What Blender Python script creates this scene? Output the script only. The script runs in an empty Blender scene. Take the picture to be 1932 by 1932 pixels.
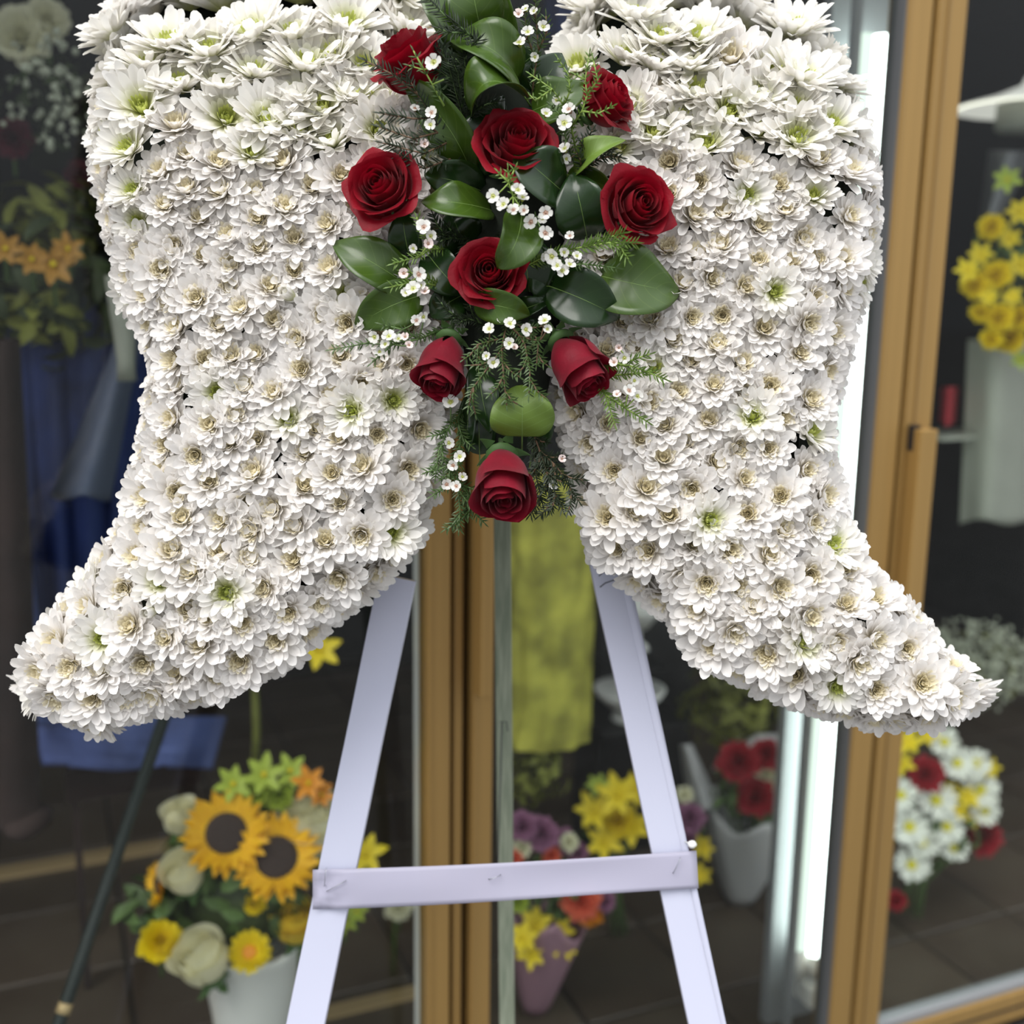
import bpy, math, random
from mathutils import Vector, Matrix, Quaternion
from mathutils import noise as mnoise
random.seed(7)
R = math.radians
SC = bpy.context.scene
COL = SC.collection

# ------------------------------------------------------------------ camera, world, sun, exposure
FPX = 2071.0            # focal length in pixels of a 1932 px wide frame
CAMH = 1.30
D0 = 0.95               # distance of the wings' plane
cam_data = bpy.data.cameras.new('camera')
cam_data.sensor_width = 36.0
cam_data.lens = 36.0 * FPX / 1932.0
cam_data.clip_start = 0.05
cam_data.dof.use_dof = True
cam_data.dof.focus_distance = 0.888
cam_data.dof.aperture_fstop = 3.2
cam = bpy.data.objects.new('camera', cam_data)
COL.objects.link(cam)
ROT = Matrix.Rotation(math.pi / 2 - R(11.1), 3, 'X') @ Matrix.Rotation(R(0.83), 3, 'Z')
cam.matrix_world = Matrix.Translation((0, 0, CAMH)) @ ROT.to_4x4()
SC.camera = cam
CAM = Vector((0, 0, CAMH))

world = bpy.data.worlds.new('overcast_sky')
SC.world = world
world.use_nodes = True
wn = world.node_tree.nodes; wl = world.node_tree.links
bg = wn['Background']
tc = wn.new('ShaderNodeTexCoord'); sp = wn.new('ShaderNodeSeparateXYZ'); mr = wn.new('ShaderNodeValToRGB')
wl.new(tc.outputs['Generated'], sp.inputs[0]); wl.new(sp.outputs['Z'], mr.inputs[0])
mr.color_ramp.elements[0].position = 0.0; mr.color_ramp.elements[0].color = (0.26, 0.27, 0.29, 1)
mr.color_ramp.elements[1].position = 0.8; mr.color_ramp.elements[1].color = (0.93, 0.955, 1.0, 1)
wl.new(mr.outputs[0], bg.inputs[0])
bg.inputs[1].default_value = 1.15

sun_d = bpy.data.lights.new('sun', 'SUN'); sun_d.energy = 1.5; sun_d.angle = R(40); sun_d.color = (1.0, 0.97, 0.93)
sun = bpy.data.objects.new('sun', sun_d); COL.objects.link(sun)
sun.rotation_mode = 'QUATERNION'
sun.rotation_quaternion = Vector((0.42, 0.50, -0.95)).to_track_quat('-Z', 'Y')

SC.view_settings.view_transform = 'Standard'
SC.view_settings.look = 'None'
SC.view_settings.gamma = 1.0
SC.view_settings.use_curve_mapping = False
SC.view_settings.exposure = 0.88
SC.cycles.max_bounces = 10
SC.cycles.transparent_max_bounces = 16

# ------------------------------------------------------------------ geometry of the place
def ray(px, py):
    return ROT @ Vector(((px - 966) / FPX, -(py - 966) / FPX, -1.0))
VX = ROT @ Vector((1, 0, 0)); VY = ROT @ Vector((0, 1, 0)); VZ = ROT @ Vector((0, 0, 1))   # wings' plane: right, up, outwards
def W(px, py, h=0.0):                       # a point of the wings' plane raised h metres
    return CAM + ray(px, py) * (D0 - h)
def proj(p):
    q = ROT.transposed() @ (p - CAM)
    return 966 + FPX * q.x / -q.z, 966 - FPX * q.y / -q.z
YAW = R(23.0)
DA = Vector((0.63967, 1.69522, 0.0))        # a point at the foot of the cooler front
DU = Vector((math.cos(YAW), math.sin(YAW), 0)); DN = Vector((-math.sin(YAW), math.cos(YAW), 0)); UP = Vector((0, 0, 1))
def dp(s, n, z):                            # cooler coordinates: along the front, behind it, height
    return DA + DU * s + DN * n + UP * z
def at(px, py, n):                          # a point n metres behind the cooler front seen there
    r = ray(px, py); t = ((DA - CAM).dot(DN) + n) / r.dot(DN)
    return CAM + r * t
def cs(p):
    q = p - DA; return q.dot(DU), q.dot(DN), q.z
def mpp(p):                                 # metres per pixel at p
    return -(ROT.transposed() @ (p - CAM)).z / FPX

# ------------------------------------------------------------------ materials
def lnk(nt, a, b): nt.links.new(a, b)
def pmat(name, col, rough=0.6, metal=0.0, spec=0.5, transl=0.0, tcol=None, noise=0.0, nscale=30, bump=0.0, bscale=80, sheen=0.0, coat=0.0, stretch=None, col2=None):
    m = bpy.data.materials.new(name); m.use_nodes = True
    nt = m.node_tree; n = nt.nodes; b = n['Principled BSDF']
    b.inputs['Base Color'].default_value = (*col, 1)
    b.inputs['Roughness'].default_value = rough; b.inputs['Metallic'].default_value = metal
    b.inputs['Specular IOR Level'].default_value = spec
    b.inputs['Sheen Weight'].default_value = sheen; b.inputs['Coat Weight'].default_value = coat
    co = n.new('ShaderNodeTexCoord'); src = co.outputs['Object']
    if stretch:
        mp = n.new('ShaderNodeMapping'); mp.inputs['Scale'].default_value = stretch
        lnk(nt, src, mp.inputs[0]); src = mp.outputs[0]
    if noise or col2:
        nz = n.new('ShaderNodeTexNoise'); nz.inputs['Scale'].default_value = nscale; nz.inputs['Detail'].default_value = 4
        lnk(nt, src, nz.inputs['Vector'])
        rp = n.new('ShaderNodeValToRGB')
        c2 = col2 or tuple(min(1, c * (1 + noise)) for c in col)
        c1 = col if col2 else tuple(c * (1 - noise) for c in col)
        rp.color_ramp.elements[0].color = (*c1, 1); rp.color_ramp.elements[1].color = (*c2, 1)
        rp.color_ramp.elements[0].position = 0.35; rp.color_ramp.elements[1].position = 0.65
        lnk(nt, nz.outputs['Fac'], rp.inputs[0]); lnk(nt, rp.outputs[0], b.inputs['Base Color'])
    if bump:
        nb = n.new('ShaderNodeTexNoise'); nb.inputs['Scale'].default_value = bscale; nb.inputs['Detail'].default_value = 3
        lnk(nt, src, nb.inputs['Vector'])
        bp = n.new('ShaderNodeBump'); bp.inputs['Strength'].default_value = bump; bp.inputs['Distance'].default_value = 0.002
        lnk(nt, nb.outputs['Fac'], bp.inputs['Height']); lnk(nt, bp.outputs[0], b.inputs['Normal'])
    if transl:
        t = n.new('ShaderNodeBsdfTranslucent'); t.inputs[0].default_value = (*(tcol or col), 1)
        mx = n.new('ShaderNodeMixShader'); mx.inputs[0].default_value = transl
        lnk(nt, b.outputs[0], mx.inputs[1]); lnk(nt, t.outputs[0], mx.inputs[2]); lnk(nt, mx.outputs[0], n['Material Output'].inputs[0])
    return m
def radial_mat(name, inner, outer, r0, r1, transl=0.25, rough=0.5):
    m = pmat(name, outer, rough=rough, spec=0.35, transl=transl, tcol=outer)
    nt = m.node_tree; n = nt.nodes; b = n['Principled BSDF']
    co = n.new('ShaderNodeTexCoord'); ln = n.new('ShaderNodeVectorMath'); ln.operation = 'LENGTH'
    lnk(nt, co.outputs['Object'], ln.inputs[0])
    mp = n.new('ShaderNodeMapRange'); mp.inputs[1].default_value = r0; mp.inputs[2].default_value = r1
    lnk(nt, ln.outputs['Value'], mp.inputs[0])
    rp = n.new('ShaderNodeValToRGB'); rp.color_ramp.elements[0].color = (*inner, 1); rp.color_ramp.elements[1].color = (*outer, 1)
    lnk(nt, mp.outputs[0], rp.inputs[0]); lnk(nt, rp.outputs[0], b.inputs['Base Color'])
    return m
M = {}
M['petal_green'] = radial_mat('chrysanthemum_petal_green_hearted', (0.66, 0.69, 0.26), (0.925, 0.905, 0.86), 0.20, 0.60, 0.42)
M['petal_cream'] = radial_mat('chrysanthemum_petal_cream_hearted', (0.87, 0.80, 0.63), (0.925, 0.90, 0.868), 0.16, 0.50, 0.42)
M['heart_green'] = pmat('chrysanthemum_heart_green', (0.62, 0.67, 0.20), 0.6, transl=0.3, noise=0.15, nscale=6)
M['heart_cream'] = pmat('chrysanthemum_heart_cream', (0.92, 0.86, 0.67), 0.6, transl=0.4, noise=0.05, nscale=6)
M['foam'] = pmat('dark_green_floral_foam', (0.009, 0.014, 0.007), 0.95, bump=0.5)
M['rose_red'] = pmat('red_rose_petal', (0.195, 0.0005, 0.008), 0.5, spec=0.18, sheen=0.05, transl=0.16, tcol=(0.6, 0.0, 0.02), noise=0.18, nscale=1.5, bump=0.15, bscale=14)
M['rose_bud_red'] = pmat('dusky_red_rose_petal', (0.165, 0.001, 0.011), 0.55, spec=0.2, sheen=0.08, transl=0.12, tcol=(0.5, 0.0, 0.03), noise=0.2, nscale=1.5, bump=0.15, bscale=14)
M['calyx'] = pmat('rose_calyx_green', (0.06, 0.13, 0.03), 0.6)
M['cream_rose'] = pmat('cream_rose_petal', (0.93, 0.90, 0.68), 0.5, transl=0.35)
M['yellow_rose'] = pmat('yellow_rose_petal', (0.85, 0.62, 0.05), 0.5, transl=0.2)
M['cream_petal'] = pmat('ivory_petal', (0.82, 0.80, 0.60), 0.5, transl=0.2)
M['sun_petal'] = pmat('sunflower_petal', (0.90, 0.48, 0.01), 0.5, transl=0.2, noise=0.2, nscale=2)
M['sun_disc'] = pmat('sunflower_disc', (0.035, 0.022, 0.018), 0.9, noise=0.4, nscale=30)
M['yellow'] = pmat('yellow_petal', (0.85, 0.66, 0.01), 0.5, transl=0.2)
M['lime'] = pmat('lime_green_petal', (0.42, 0.52, 0.06), 0.5, transl=0.2)
M['orange'] = pmat('orange_petal', (0.80, 0.30, 0.01), 0.5, transl=0.2)
M['dull_orange'] = pmat('amber_petal', (0.45, 0.22, 0.02), 0.5, transl=0.2)
M['mauve'] = pmat('mauve_petal', (0.36, 0.16, 0.27), 0.5, transl=0.2)
M['carnation_red'] = pmat('carnation_red', (0.33, 0.012, 0.022), 0.6, transl=0.1)
M['coral'] = pmat('coral_petal', (0.80, 0.18, 0.10), 0.5, transl=0.2)
M['daisy_white'] = pmat('daisy_white_petal', (0.85, 0.86, 0.78), 0.5, transl=0.2)
M['daisy_heart'] = pmat('daisy_yellow_heart', (0.62, 0.55, 0.04), 0.8)
M['foliage'] = pmat('bouquet_foliage', (0.07, 0.12, 0.03), 0.6, noise=0.5, nscale=8, transl=0.1)
M['foliage_dark'] = pmat('dark_foliage', (0.03, 0.045, 0.012), 0.6, noise=0.5, nscale=8)
M['foliage_olive'] = pmat('olive_foliage', (0.13, 0.14, 0.02), 0.7, noise=0.5, nscale=10)
M['gyp'] = pmat('babys_breath', (0.42, 0.44, 0.34), 0.8, noise=0.2, nscale=30)
M['stem'] = pmat('green_stem', (0.10, 0.17, 0.05), 0.6)
M['stem_brown'] = pmat('brown_waxflower_stem', (0.13, 0.075, 0.04), 0.7)
M['stem_lime'] = pmat('lime_waxflower_stem', (0.22, 0.32, 0.06), 0.6)
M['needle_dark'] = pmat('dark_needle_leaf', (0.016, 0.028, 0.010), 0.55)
M['needle_mid'] = pmat('green_needle_leaf', (0.045, 0.085, 0.018), 0.5)
M['needle_lime'] = pmat('lime_needle_leaf', (0.10, 0.17, 0.025), 0.5)
M['wax_petal'] = pmat('waxflower_petal', (0.66, 0.65, 0.60), 0.35, spec=0.5, transl=0.15)
M['wax_pink'] = pmat('waxflower_pink_petal', (0.80, 0.66, 0.62), 0.35, spec=0.6, transl=0.15)
M['wax_cup'] = pmat('waxflower_green_cup', (0.36, 0.38, 0.07), 0.35, spec=0.7)
M['wax_cup_brown'] = pmat('waxflower_brown_cup', (0.34, 0.19, 0.12), 0.35, spec=0.7)
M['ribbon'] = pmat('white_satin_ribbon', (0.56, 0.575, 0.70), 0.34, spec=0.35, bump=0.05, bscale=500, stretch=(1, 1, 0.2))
M['leg_wood'] = pmat('easel_pale_wood', (0.5, 0.42, 0.3), 0.7)
M['rear_wood'] = pmat('weathered_green_grey_wood', (0.20, 0.235, 0.165), 0.8, col2=(0.31, 0.34, 0.25), nscale=40, stretch=(6, 6, 0.35), bump=0.3, bscale=60)
M['staple'] = pmat('steel_staple', (0.45, 0.47, 0.5), 0.3, metal=1)
M['twig'] = pmat('dark_twig', (0.05, 0.05, 0.06), 0.7)
M['gold'] = pmat('gold_anodised_aluminium', (0.37, 0.225, 0.07), 0.45, metal=0.35, noise=0.06, nscale=4, stretch=(30, 30, 0.3))
M['gold_dark'] = pmat('dark_bronze_aluminium', (0.30, 0.19, 0.07), 0.5, metal=0.5)  # darker bronze tone for one bead line
M['gasket'] = pmat('black_rubber_gasket', (0.010, 0.007, 0.006), 0.8)
M['alu'] = pmat('grey_aluminium', (0.30, 0.31, 0.32), 0.6, metal=0.2)
M['alu_dark'] = pmat('dull_grey_metal', (0.17, 0.175, 0.18), 0.5, metal=0.4)
M['lockpad'] = pmat('brown_plastic', (0.06, 0.035, 0.025), 0.6)
M['grout'] = pmat('dark_grout', (0.025, 0.02, 0.016), 0.95)
M['pavement'] = pmat('grey_pavement', (0.16, 0.16, 0.16), 0.9, noise=0.2, nscale=10)
M['wall'] = pmat('cooler_charcoal_wall', (0.012, 0.012, 0.011), 0.85)
M['backwall'] = pmat('cooler_back_wall', (0.010, 0.010, 0.0095), 0.8, noise=0.3, nscale=2)
M['brass'] = pmat('brass_floor_strip', (0.50, 0.36, 0.18), 0.5, metal=0.3)
M['blue'] = pmat('navy_reflection_and_cloth', (0.014, 0.028, 0.115), 0.75, noise=0.35, nscale=7, bump=0.3, bscale=20)  # for the reflection in the left glass and the cloth between the wings
M['blue_pale'] = pmat('pale_blue_reflection', (0.10, 0.14, 0.36), 0.7, noise=0.3, nscale=9)  # paler bands of the left glass reflection
M['blue_grey'] = pmat('grey_blue_reflection_streak', (0.10, 0.12, 0.18), 0.7)  # grey streak within the left glass reflection
M['brown'] = pmat('dark_brown_reflection_and_stand', (0.020, 0.010, 0.008), 0.85, noise=0.4, nscale=6)  # brown part of the left glass reflection, also the low stand
M['yellow_cloth'] = pmat('chartreuse_tulle', (0.46, 0.44, 0.07), 0.75, noise=0.45, nscale=14, bump=0.6, bscale=30, transl=0.15)
M['white_ceramic'] = pmat('white_ceramic', (0.84, 0.84, 0.80), 0.3)
M['pedestal_black'] = pmat('black_stand', (0.006, 0.006, 0.006), 0.5)
M['paper'] = pmat('white_wrapping_paper', (0.62, 0.62, 0.62), 0.6, transl=0.25)
M['pink_paper'] = pmat('pink_wrapping_paper', (0.42, 0.24, 0.30), 0.5, transl=0.25)
M['card'] = pmat('grey_green_paper', (0.30, 0.31, 0.26), 0.7, noise=0.1, nscale=4)
M['green_paint'] = pmat('dark_green_easel_paint', (0.006, 0.012, 0.010), 0.6)
M['shade'] = pmat('white_enamel_added_glow', (0.85, 0.85, 0.80), 0.4); M['shade'].node_tree.nodes['Principled BSDF'].inputs['Emission Color'].default_value = (1, .98, .9, 1); M['shade'].node_tree.nodes['Principled BSDF'].inputs['Emission Strength'].default_value = 0.28  # weak emission added to brighten the shades in the dark interior
M['red_dark'] = pmat('deep_maroon_petal', (0.10, 0.006, 0.02), 0.6)

def tile_mat():
    m = pmat('brown_stone_tile', (0.055, 0.038, 0.026), 0.5, col2=(0.078, 0.061, 0.042), nscale=5, bump=0.15, bscale=60)
    nt = m.node_tree; n = nt.nodes; b = n['Principled BSDF']
    src = b.inputs['Base Color'].links[0].from_socket
    oi = n.new('ShaderNodeObjectInfo'); hs = n.new('ShaderNodeHueSaturation')
    mp = n.new('ShaderNodeMapRange'); mp.inputs[3].default_value = 0.8; mp.inputs[4].default_value = 1.2
    lnk(nt, oi.outputs['Random'], mp.inputs[0]); lnk(nt, mp.outputs[0], hs.inputs['Value'])
    lnk(nt, src, hs.inputs['Color']); lnk(nt, hs.outputs[0], b.inputs['Base Color'])
    return m
M['tile'] = tile_mat()

def leaf_mat(name, top, under, rough, vein):
    m = pmat(name, top, rough, spec=0.5, transl=0.12, tcol=(under[0] * 1.4, under[1] * 1.6, under[2]))
    nt = m.node_tree; n = nt.nodes; b = n['Principled BSDF']
    uv = n.new('ShaderNodeTexCoord'); sx = n.new('ShaderNodeSeparateXYZ'); lnk(nt, uv.outputs['UV'], sx.inputs[0])
    # slanting side veins: |u-.5| * k - v
    a1 = n.new('ShaderNodeMath'); a1.operation = 'SUBTRACT'; a1.inputs[1].default_value = 0.5; lnk(nt, sx.outputs['X'], a1.inputs[0])
    a2 = n.new('ShaderNodeMath'); a2.operation = 'ABSOLUTE'; lnk(nt, a1.outputs[0], a2.inputs[0])
    a3 = n.new('ShaderNodeMath'); a3.operation = 'MULTIPLY_ADD'; a3.inputs[1].default_value = -0.55; lnk(nt, a2.outputs[0], a3.inputs[0]); lnk(nt, sx.outputs['Y'], a3.inputs[2])
    a4 = n.new('ShaderNodeMath'); a4.operation = 'MULTIPLY'; a4.inputs[1].default_value = 7.0; lnk(nt, a3.outputs[0], a4.inputs[0])
    a5 = n.new('ShaderNodeMath'); a5.operation = 'PINGPONG'; a5.inputs[1].default_value = 0.5; lnk(nt, a4.outputs[0], a5.inputs[0])
    rp = n.new('ShaderNodeValToRGB'); rp.color_ramp.elements[0].position = 0.0; rp.color_ramp.elements[1].position = 0.05
    rp.color_ramp.elements[0].color = (*vein, 1); rp.color_ramp.elements[1].color = (*top, 1)
    lnk(nt, a5.outputs[0], rp.inputs[0])
    nz = n.new('ShaderNodeTexNoise'); nz.inputs['Scale'].default_value = 40; lnk(nt, uv.outputs['Object'], nz.inputs['Vector'])
    mx = n.new('ShaderNodeMixRGB'); mx.blend_type = 'MULTIPLY'; mx.inputs[0].default_value = 0.5
    lnk(nt, rp.outputs[0], mx.inputs[1]); lnk(nt, nz.outputs['Fac'], mx.inputs[2])
    g = n.new('ShaderNodeNewGeometry'); m2 = n.new('ShaderNodeMixRGB'); lnk(nt, g.outputs['Backfacing'], m2.inputs[0])
    lnk(nt, mx.outputs[0], m2.inputs[1]); m2.inputs[2].default_value = (*under, 1)
    lnk(nt, m2.outputs[0], b.inputs['Base Color'])
    return m
M['leaf'] = leaf_mat('glossy_green_leaf', (0.060, 0.120, 0.012), (0.10, 0.16, 0.035), 0.28, (0.10, 0.17, 0.025))
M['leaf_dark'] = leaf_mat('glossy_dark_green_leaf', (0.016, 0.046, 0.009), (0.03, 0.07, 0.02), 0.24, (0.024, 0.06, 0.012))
M['leaf_light'] = leaf_mat('matt_light_green_leaf', (0.15, 0.245, 0.03), (0.2, 0.3, 0.08), 0.5, (0.20, 0.33, 0.07))
M['rib'] = pmat('pale_midrib', (0.15, 0.25, 0.055), 0.5)

def glass_mat():
    m = bpy.data.materials.new('clear_door_glass'); m.use_nodes = True
    nt = m.node_tree; n = nt.nodes; n.remove(n['Principled BSDF'])
    t = n.new('ShaderNodeBsdfTransparent'); t.inputs[0].default_value = (0.94, 0.96, 0.95, 1)
    g = n.new('ShaderNodeBsdfGlossy'); g.inputs['Roughness'].default_value = 0.03
    lw = n.new('ShaderNodeLayerWeight'); lw.inputs[0].default_value = 0.5
    pw = n.new('ShaderNodeMath'); pw.operation = 'POWER'; pw.inputs[1].default_value = 5; lnk(nt, lw.outputs['Facing'], pw.inputs[0])
    fr = n.new('ShaderNodeMath'); fr.operation = 'MULTIPLY_ADD'; fr.inputs[1].default_value = 0.96; fr.inputs[2].default_value = 0.018; lnk(nt, pw.outputs[0], fr.inputs[0])
    mx = n.new('ShaderNodeMixShader'); lnk(nt, fr.outputs[0], mx.inputs[0]); lnk(nt, t.outputs[0], mx.inputs[1]); lnk(nt, g.outputs[0], mx.inputs[2])
    lnk(nt, mx.outputs[0], n['Material Output'].inputs[0])
    return m
M['glass'] = glass_mat()
def sheer_mat():
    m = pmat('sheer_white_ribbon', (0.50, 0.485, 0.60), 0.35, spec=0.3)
    nt = m.node_tree; n = nt.nodes; b = n['Principled BSDF']
    t = n.new('ShaderNodeBsdfTransparent'); t.inputs[0].default_value = (0.9, 0.9, 0.95, 1)
    mx = n.new('ShaderNodeMixShader'); mx.inputs[0].default_value = 0.22
    lnk(nt, b.outputs[0], mx.inputs[1]); lnk(nt, t.outputs[0], mx.inputs[2]); lnk(nt, mx.outputs[0], n['Material Output'].inputs[0])
    return m
M['sheer'] = sheer_mat()
def emit_mat(name, c, s):
    m = bpy.data.materials.new(name); m.use_nodes = True; n = m.node_tree.nodes; n.remove(n['Principled BSDF'])
    e = n.new('ShaderNodeEmission'); e.inputs[0].default_value = (*c, 1); e.inputs[1].default_value = s
    m.node_tree.links.new(e.outputs[0], n['Material Output'].inputs[0]); return m
M['tube'] = emit_mat('fluorescent_tube_light', (0.88, 1.0, 0.97), 6.0)
M['tube_soft'] = emit_mat('fluorescent_tube_light_soft', (0.80, 0.95, 0.84), 0.7)

# ------------------------------------------------------------------ mesh helpers
class MB:
    def __init__(s): s.v = []; s.f = []; s.uv = []
    def grid(s, rows, uv=False, close=False):
        b = len(s.v); nr = len(rows); nc = len(rows[0])
        for r in rows: s.v.extend(r)
        for i in range(nr - 1):
            for j in range(nc if close else nc - 1):
                j2 = (j + 1) % nc
                s.f.append((b + i * nc + j, b + i * nc + j2, b + (i + 1) * nc + j2, b + (i + 1) * nc + j))
                if uv:
                    for (a, c) in ((i, j), (i, j + 1), (i + 1, j + 1), (i + 1, j)): s.uv.append((c / (nc - 1), a / (nr - 1)))
        return b
    def box(s, o, a, b_, c):                     # corner o, edge vectors
        b = len(s.v)
        for k in range(8): s.v.append(o + a * (k & 1) + b_ * ((k >> 1) & 1) + c * ((k >> 2) & 1))
        for q in ((0, 2, 3, 1), (4, 5, 7, 6), (0, 1, 5, 4), (2, 6, 7, 3), (0, 4, 6, 2), (1, 3, 7, 5)): s.f.append(tuple(b + i for i in q))
    def tube(s, pts, rad, n=6, cap=True):
        if not isinstance(rad, (list, tuple)): rad = [rad] * len(pts)
        pts = [Vector(p) for p in pts]; ref = Vector((0.3, 0.9, 0.31)).normalized(); rows = []
        for i, p in enumerate(pts):
            t = (pts[min(i + 1, len(pts) - 1)] - pts[max(i - 1, 0)]).normalized()
            if abs(t.dot(ref)) > 0.95: ref = Vector((0.95, 0.1, 0.2)).normalized()
            x = t.cross(ref).normalized(); y = t.cross(x)
            rows.append([p + (x * math.cos(2 * math.pi * k / n) + y * math.sin(2 * math.pi * k / n)) * rad[i] for k in range(n)])
        b = s.grid(rows, close=True)
        if cap:
            s.f.append(tuple(b + k for k in range(n))[::-1]); e = b + (len(rows) - 1) * n; s.f.append(tuple(e + k for k in range(n)))
    def lathe(s, prof, n=24, o=Vector((0, 0, 0)), wob=0.0, wn_=7):
        rows = []
        for r, z in prof:
            rows.append([o + Vector(((r * (1 + wob * math.sin(wn_ * 2 * math.pi * k / n) * min(1, r * 9))) * math.cos(2 * math.pi * k / n), (r * (1 + wob * math.sin(wn_ * 2 * math.pi * k / n))) * math.sin(2 * math.pi * k / n), z)) for k in range(n)])
        s.grid(rows, close=True)
    def blob(s, c, r, seed=0, amp=0.15, sub=(8, 6)):
        rows = []
        for i in range(sub[1] + 1):
            th = math.pi * i / sub[1] ; row = []
            for j in range(sub[0]):
                ph = 2 * math.pi * j / sub[0]
                d = Vector((math.sin(th) * math.cos(ph), math.sin(th) * math.sin(ph), math.cos(th)))
                k = 1 + amp * mnoise.noise(d * 2.3 + Vector((seed, seed * 1.7, 0)))
                row.append(c + Vector((d.x * r[0], d.y * r[1], d.z * r[2])) * k)
            rows.append(row)
        s.grid(rows, close=True)
    def mesh(s, name, mat, smooth=True, origin=None):
        me = bpy.data.meshes.new(name)
        vs = [tuple(v - origin) for v in s.v] if origin is not None else [tuple(v) for v in s.v]
        me.from_pydata(vs, [], s.f)
        if s.uv and len(s.uv) == len(me.loops):
            l = me.uv_layers.new(name='UVMap'); l.data.foreach_set('uv', [c for p in s.uv for c in p])
        me.materials.append(mat)
        if smooth: me.polygons.foreach_set('use_smooth', [True] * len(me.polygons))
        me.update(); return me
    def build(s, name, mat, parent=None, smooth=True):
        o = None
        if parent is None:
            c = sum(s.v, Vector((0, 0, 0))) / len(s.v)
            ob = bpy.data.objects.new(name, s.mesh(name, mat, smooth, c)); ob.location = c
        else:
            ob = bpy.data.objects.new(name, s.mesh(name, mat, smooth, world_origin(parent))); ob.parent = parent
        COL.objects.link(ob); return ob
def world_origin(o):
    p = Vector((0, 0, 0))
    while o: p += o.location; o = o.parent
    return p
def empty(name, loc, label=None, cat=None, group=None, kind=None):
    o = bpy.data.objects.new(name, None); o.empty_display_size = 0.02; o.location = loc; COL.objects.link(o)
    return tag(o, label, cat, group, kind)
def tag(o, label=None, cat=None, group=None, kind=None):
    if label: o['label'] = label
    if cat: o['category'] = cat
    if group: o['group'] = group
    if kind: o['kind'] = kind
    return o
def inst(name, me, parent, mat4):               # mat4 in the parent's frame
    o = bpy.data.objects.new(name, me); o.matrix_local = mat4
    if parent: o.parent = parent
    COL.objects.link(o); return o
def frame(axis, spin=0.0, up=None):             # rotation taking +Z to axis
    axis = axis.normalized()
    u = up if up is not None else (VY if abs(axis.dot(VY)) < 0.9 else VX)
    x = u.cross(axis).normalized(); y = axis.cross(x)
    m = Matrix((x, y, axis)).transposed()
    return m @ Matrix.Rotation(spin, 3, 'Z')
def trs(loc, rot, s): return Matrix.Translation(loc) @ rot.to_4x4() @ Matrix.Diagonal((s, s, s, 1))

# ------------------------------------------------------------------ the setting: floor, cooler shell, doors
IN_L, IN_R, IN_D, IN_H = -2.8, 2.2, 2.45, 2.35
pave = MB(); pave.box(dp(-40, -80, -0.08), DU * 80, DN * (80 - 0.03), UP * 0.08)
tag(pave.build('floor', M['pavement'], smooth=False), 'grey pavement in front of the cooler', kind='structure')
fl = MB(); fl.box(dp(IN_L, -0.03, -0.09), DU * (IN_R - IN_L), DN * (IN_D + 0.03), UP * 0.085)
floor = fl.build('floor_cooler', M['grout'], smooth=False); tag(floor, 'brown tiled floor of the flower cooler', kind='structure')
floor.name = 'floor'
T = 0.2535
tb = MB(); g = 0.004
x0, x1 = g, T - g
def V3(a, b, c): return DU * a + DN * b + UP * c
b0 = [V3(x0, x0, -0.01), V3(x1, x0, -0.01), V3(x1, x1, -0.01), V3(x0, x1, -0.01), V3(x0, x0, 0.0), V3(x1, x0, 0.0), V3(x1, x1, 0.0), V3(x0, x1, 0.0),
      V3(x0 + .003, x0 + .003, 0.003), V3(x1 - .003, x0 + .003, 0.003), V3(x1 - .003, x1 - .003, 0.003), V3(x0 + .003, x1 - .003, 0.003)]
tb.v = b0; tb.f = [(3, 2, 1, 0), (0, 1, 5, 4), (1, 2, 6, 5), (2, 3, 7, 6), (3, 0, 4, 7), (4, 5, 9, 8), (5, 6, 10, 9), (6, 7, 11, 10), (7, 4, 8, 11), (8, 9, 10, 11)]
tile_me = tb.mesh('tile', M['tile'], smooth=False)
fo = floor.location.copy()
for i in range(-11, 10):
    for j in range(-1, 9):
        s0, n0 = -0.162 + i * T, 0.267 + j * T
        if s0 < IN_L or s0 + T > IN_R or n0 < -0.03 or n0 + T > IN_D: continue
        inst('tile', tile_me, floor, Matrix.Translation(dp(s0, n0, 0.0) - fo))
def shell(name, s0, s1, n0, n1, z0, z1, mat, label):
    b = MB(); b.box(dp(s0, n0, z0), DU * (s1 - s0), DN * (n1 - n0), UP * (z1 - z0))
    return tag(b.build(name, mat, smooth=False), label, kind='structure')
shell('wall_back', IN_L, IN_R, IN_D, IN_D + 0.05, -0.09, IN_H, M['backwall'], 'dark back wall of the cooler')
shell('wall_left', IN_L - 0.05, IN_L, 0, IN_D + 0.05, -0.09, IN_H, M['wall'], 'dark left wall of the cooler')
shell('wall_right', IN_R, IN_R + 0.05, 0, IN_D + 0.05, -0.09, IN_H, M['wall'], 'dark right wall of the cooler')
shell('ceiling', IN_L - 0.05, IN_R + 0.05, -0.05, IN_D + 0.05, IN_H, IN_H + 0.05, M['wall'], 'dark ceiling of the cooler')
# brass floor strips inside
shell('trim_1', -2.2, -0.62, 0.455, 0.485, 0.0, 0.012, M['brass'], 'tan strip across the cooler floor behind the centre doors')
shell('trim_2', -2.2, -0.80, 1.20, 1.245, 0.0, 0.014, M['brass'], 'tan strip across the cooler floor far left')

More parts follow.
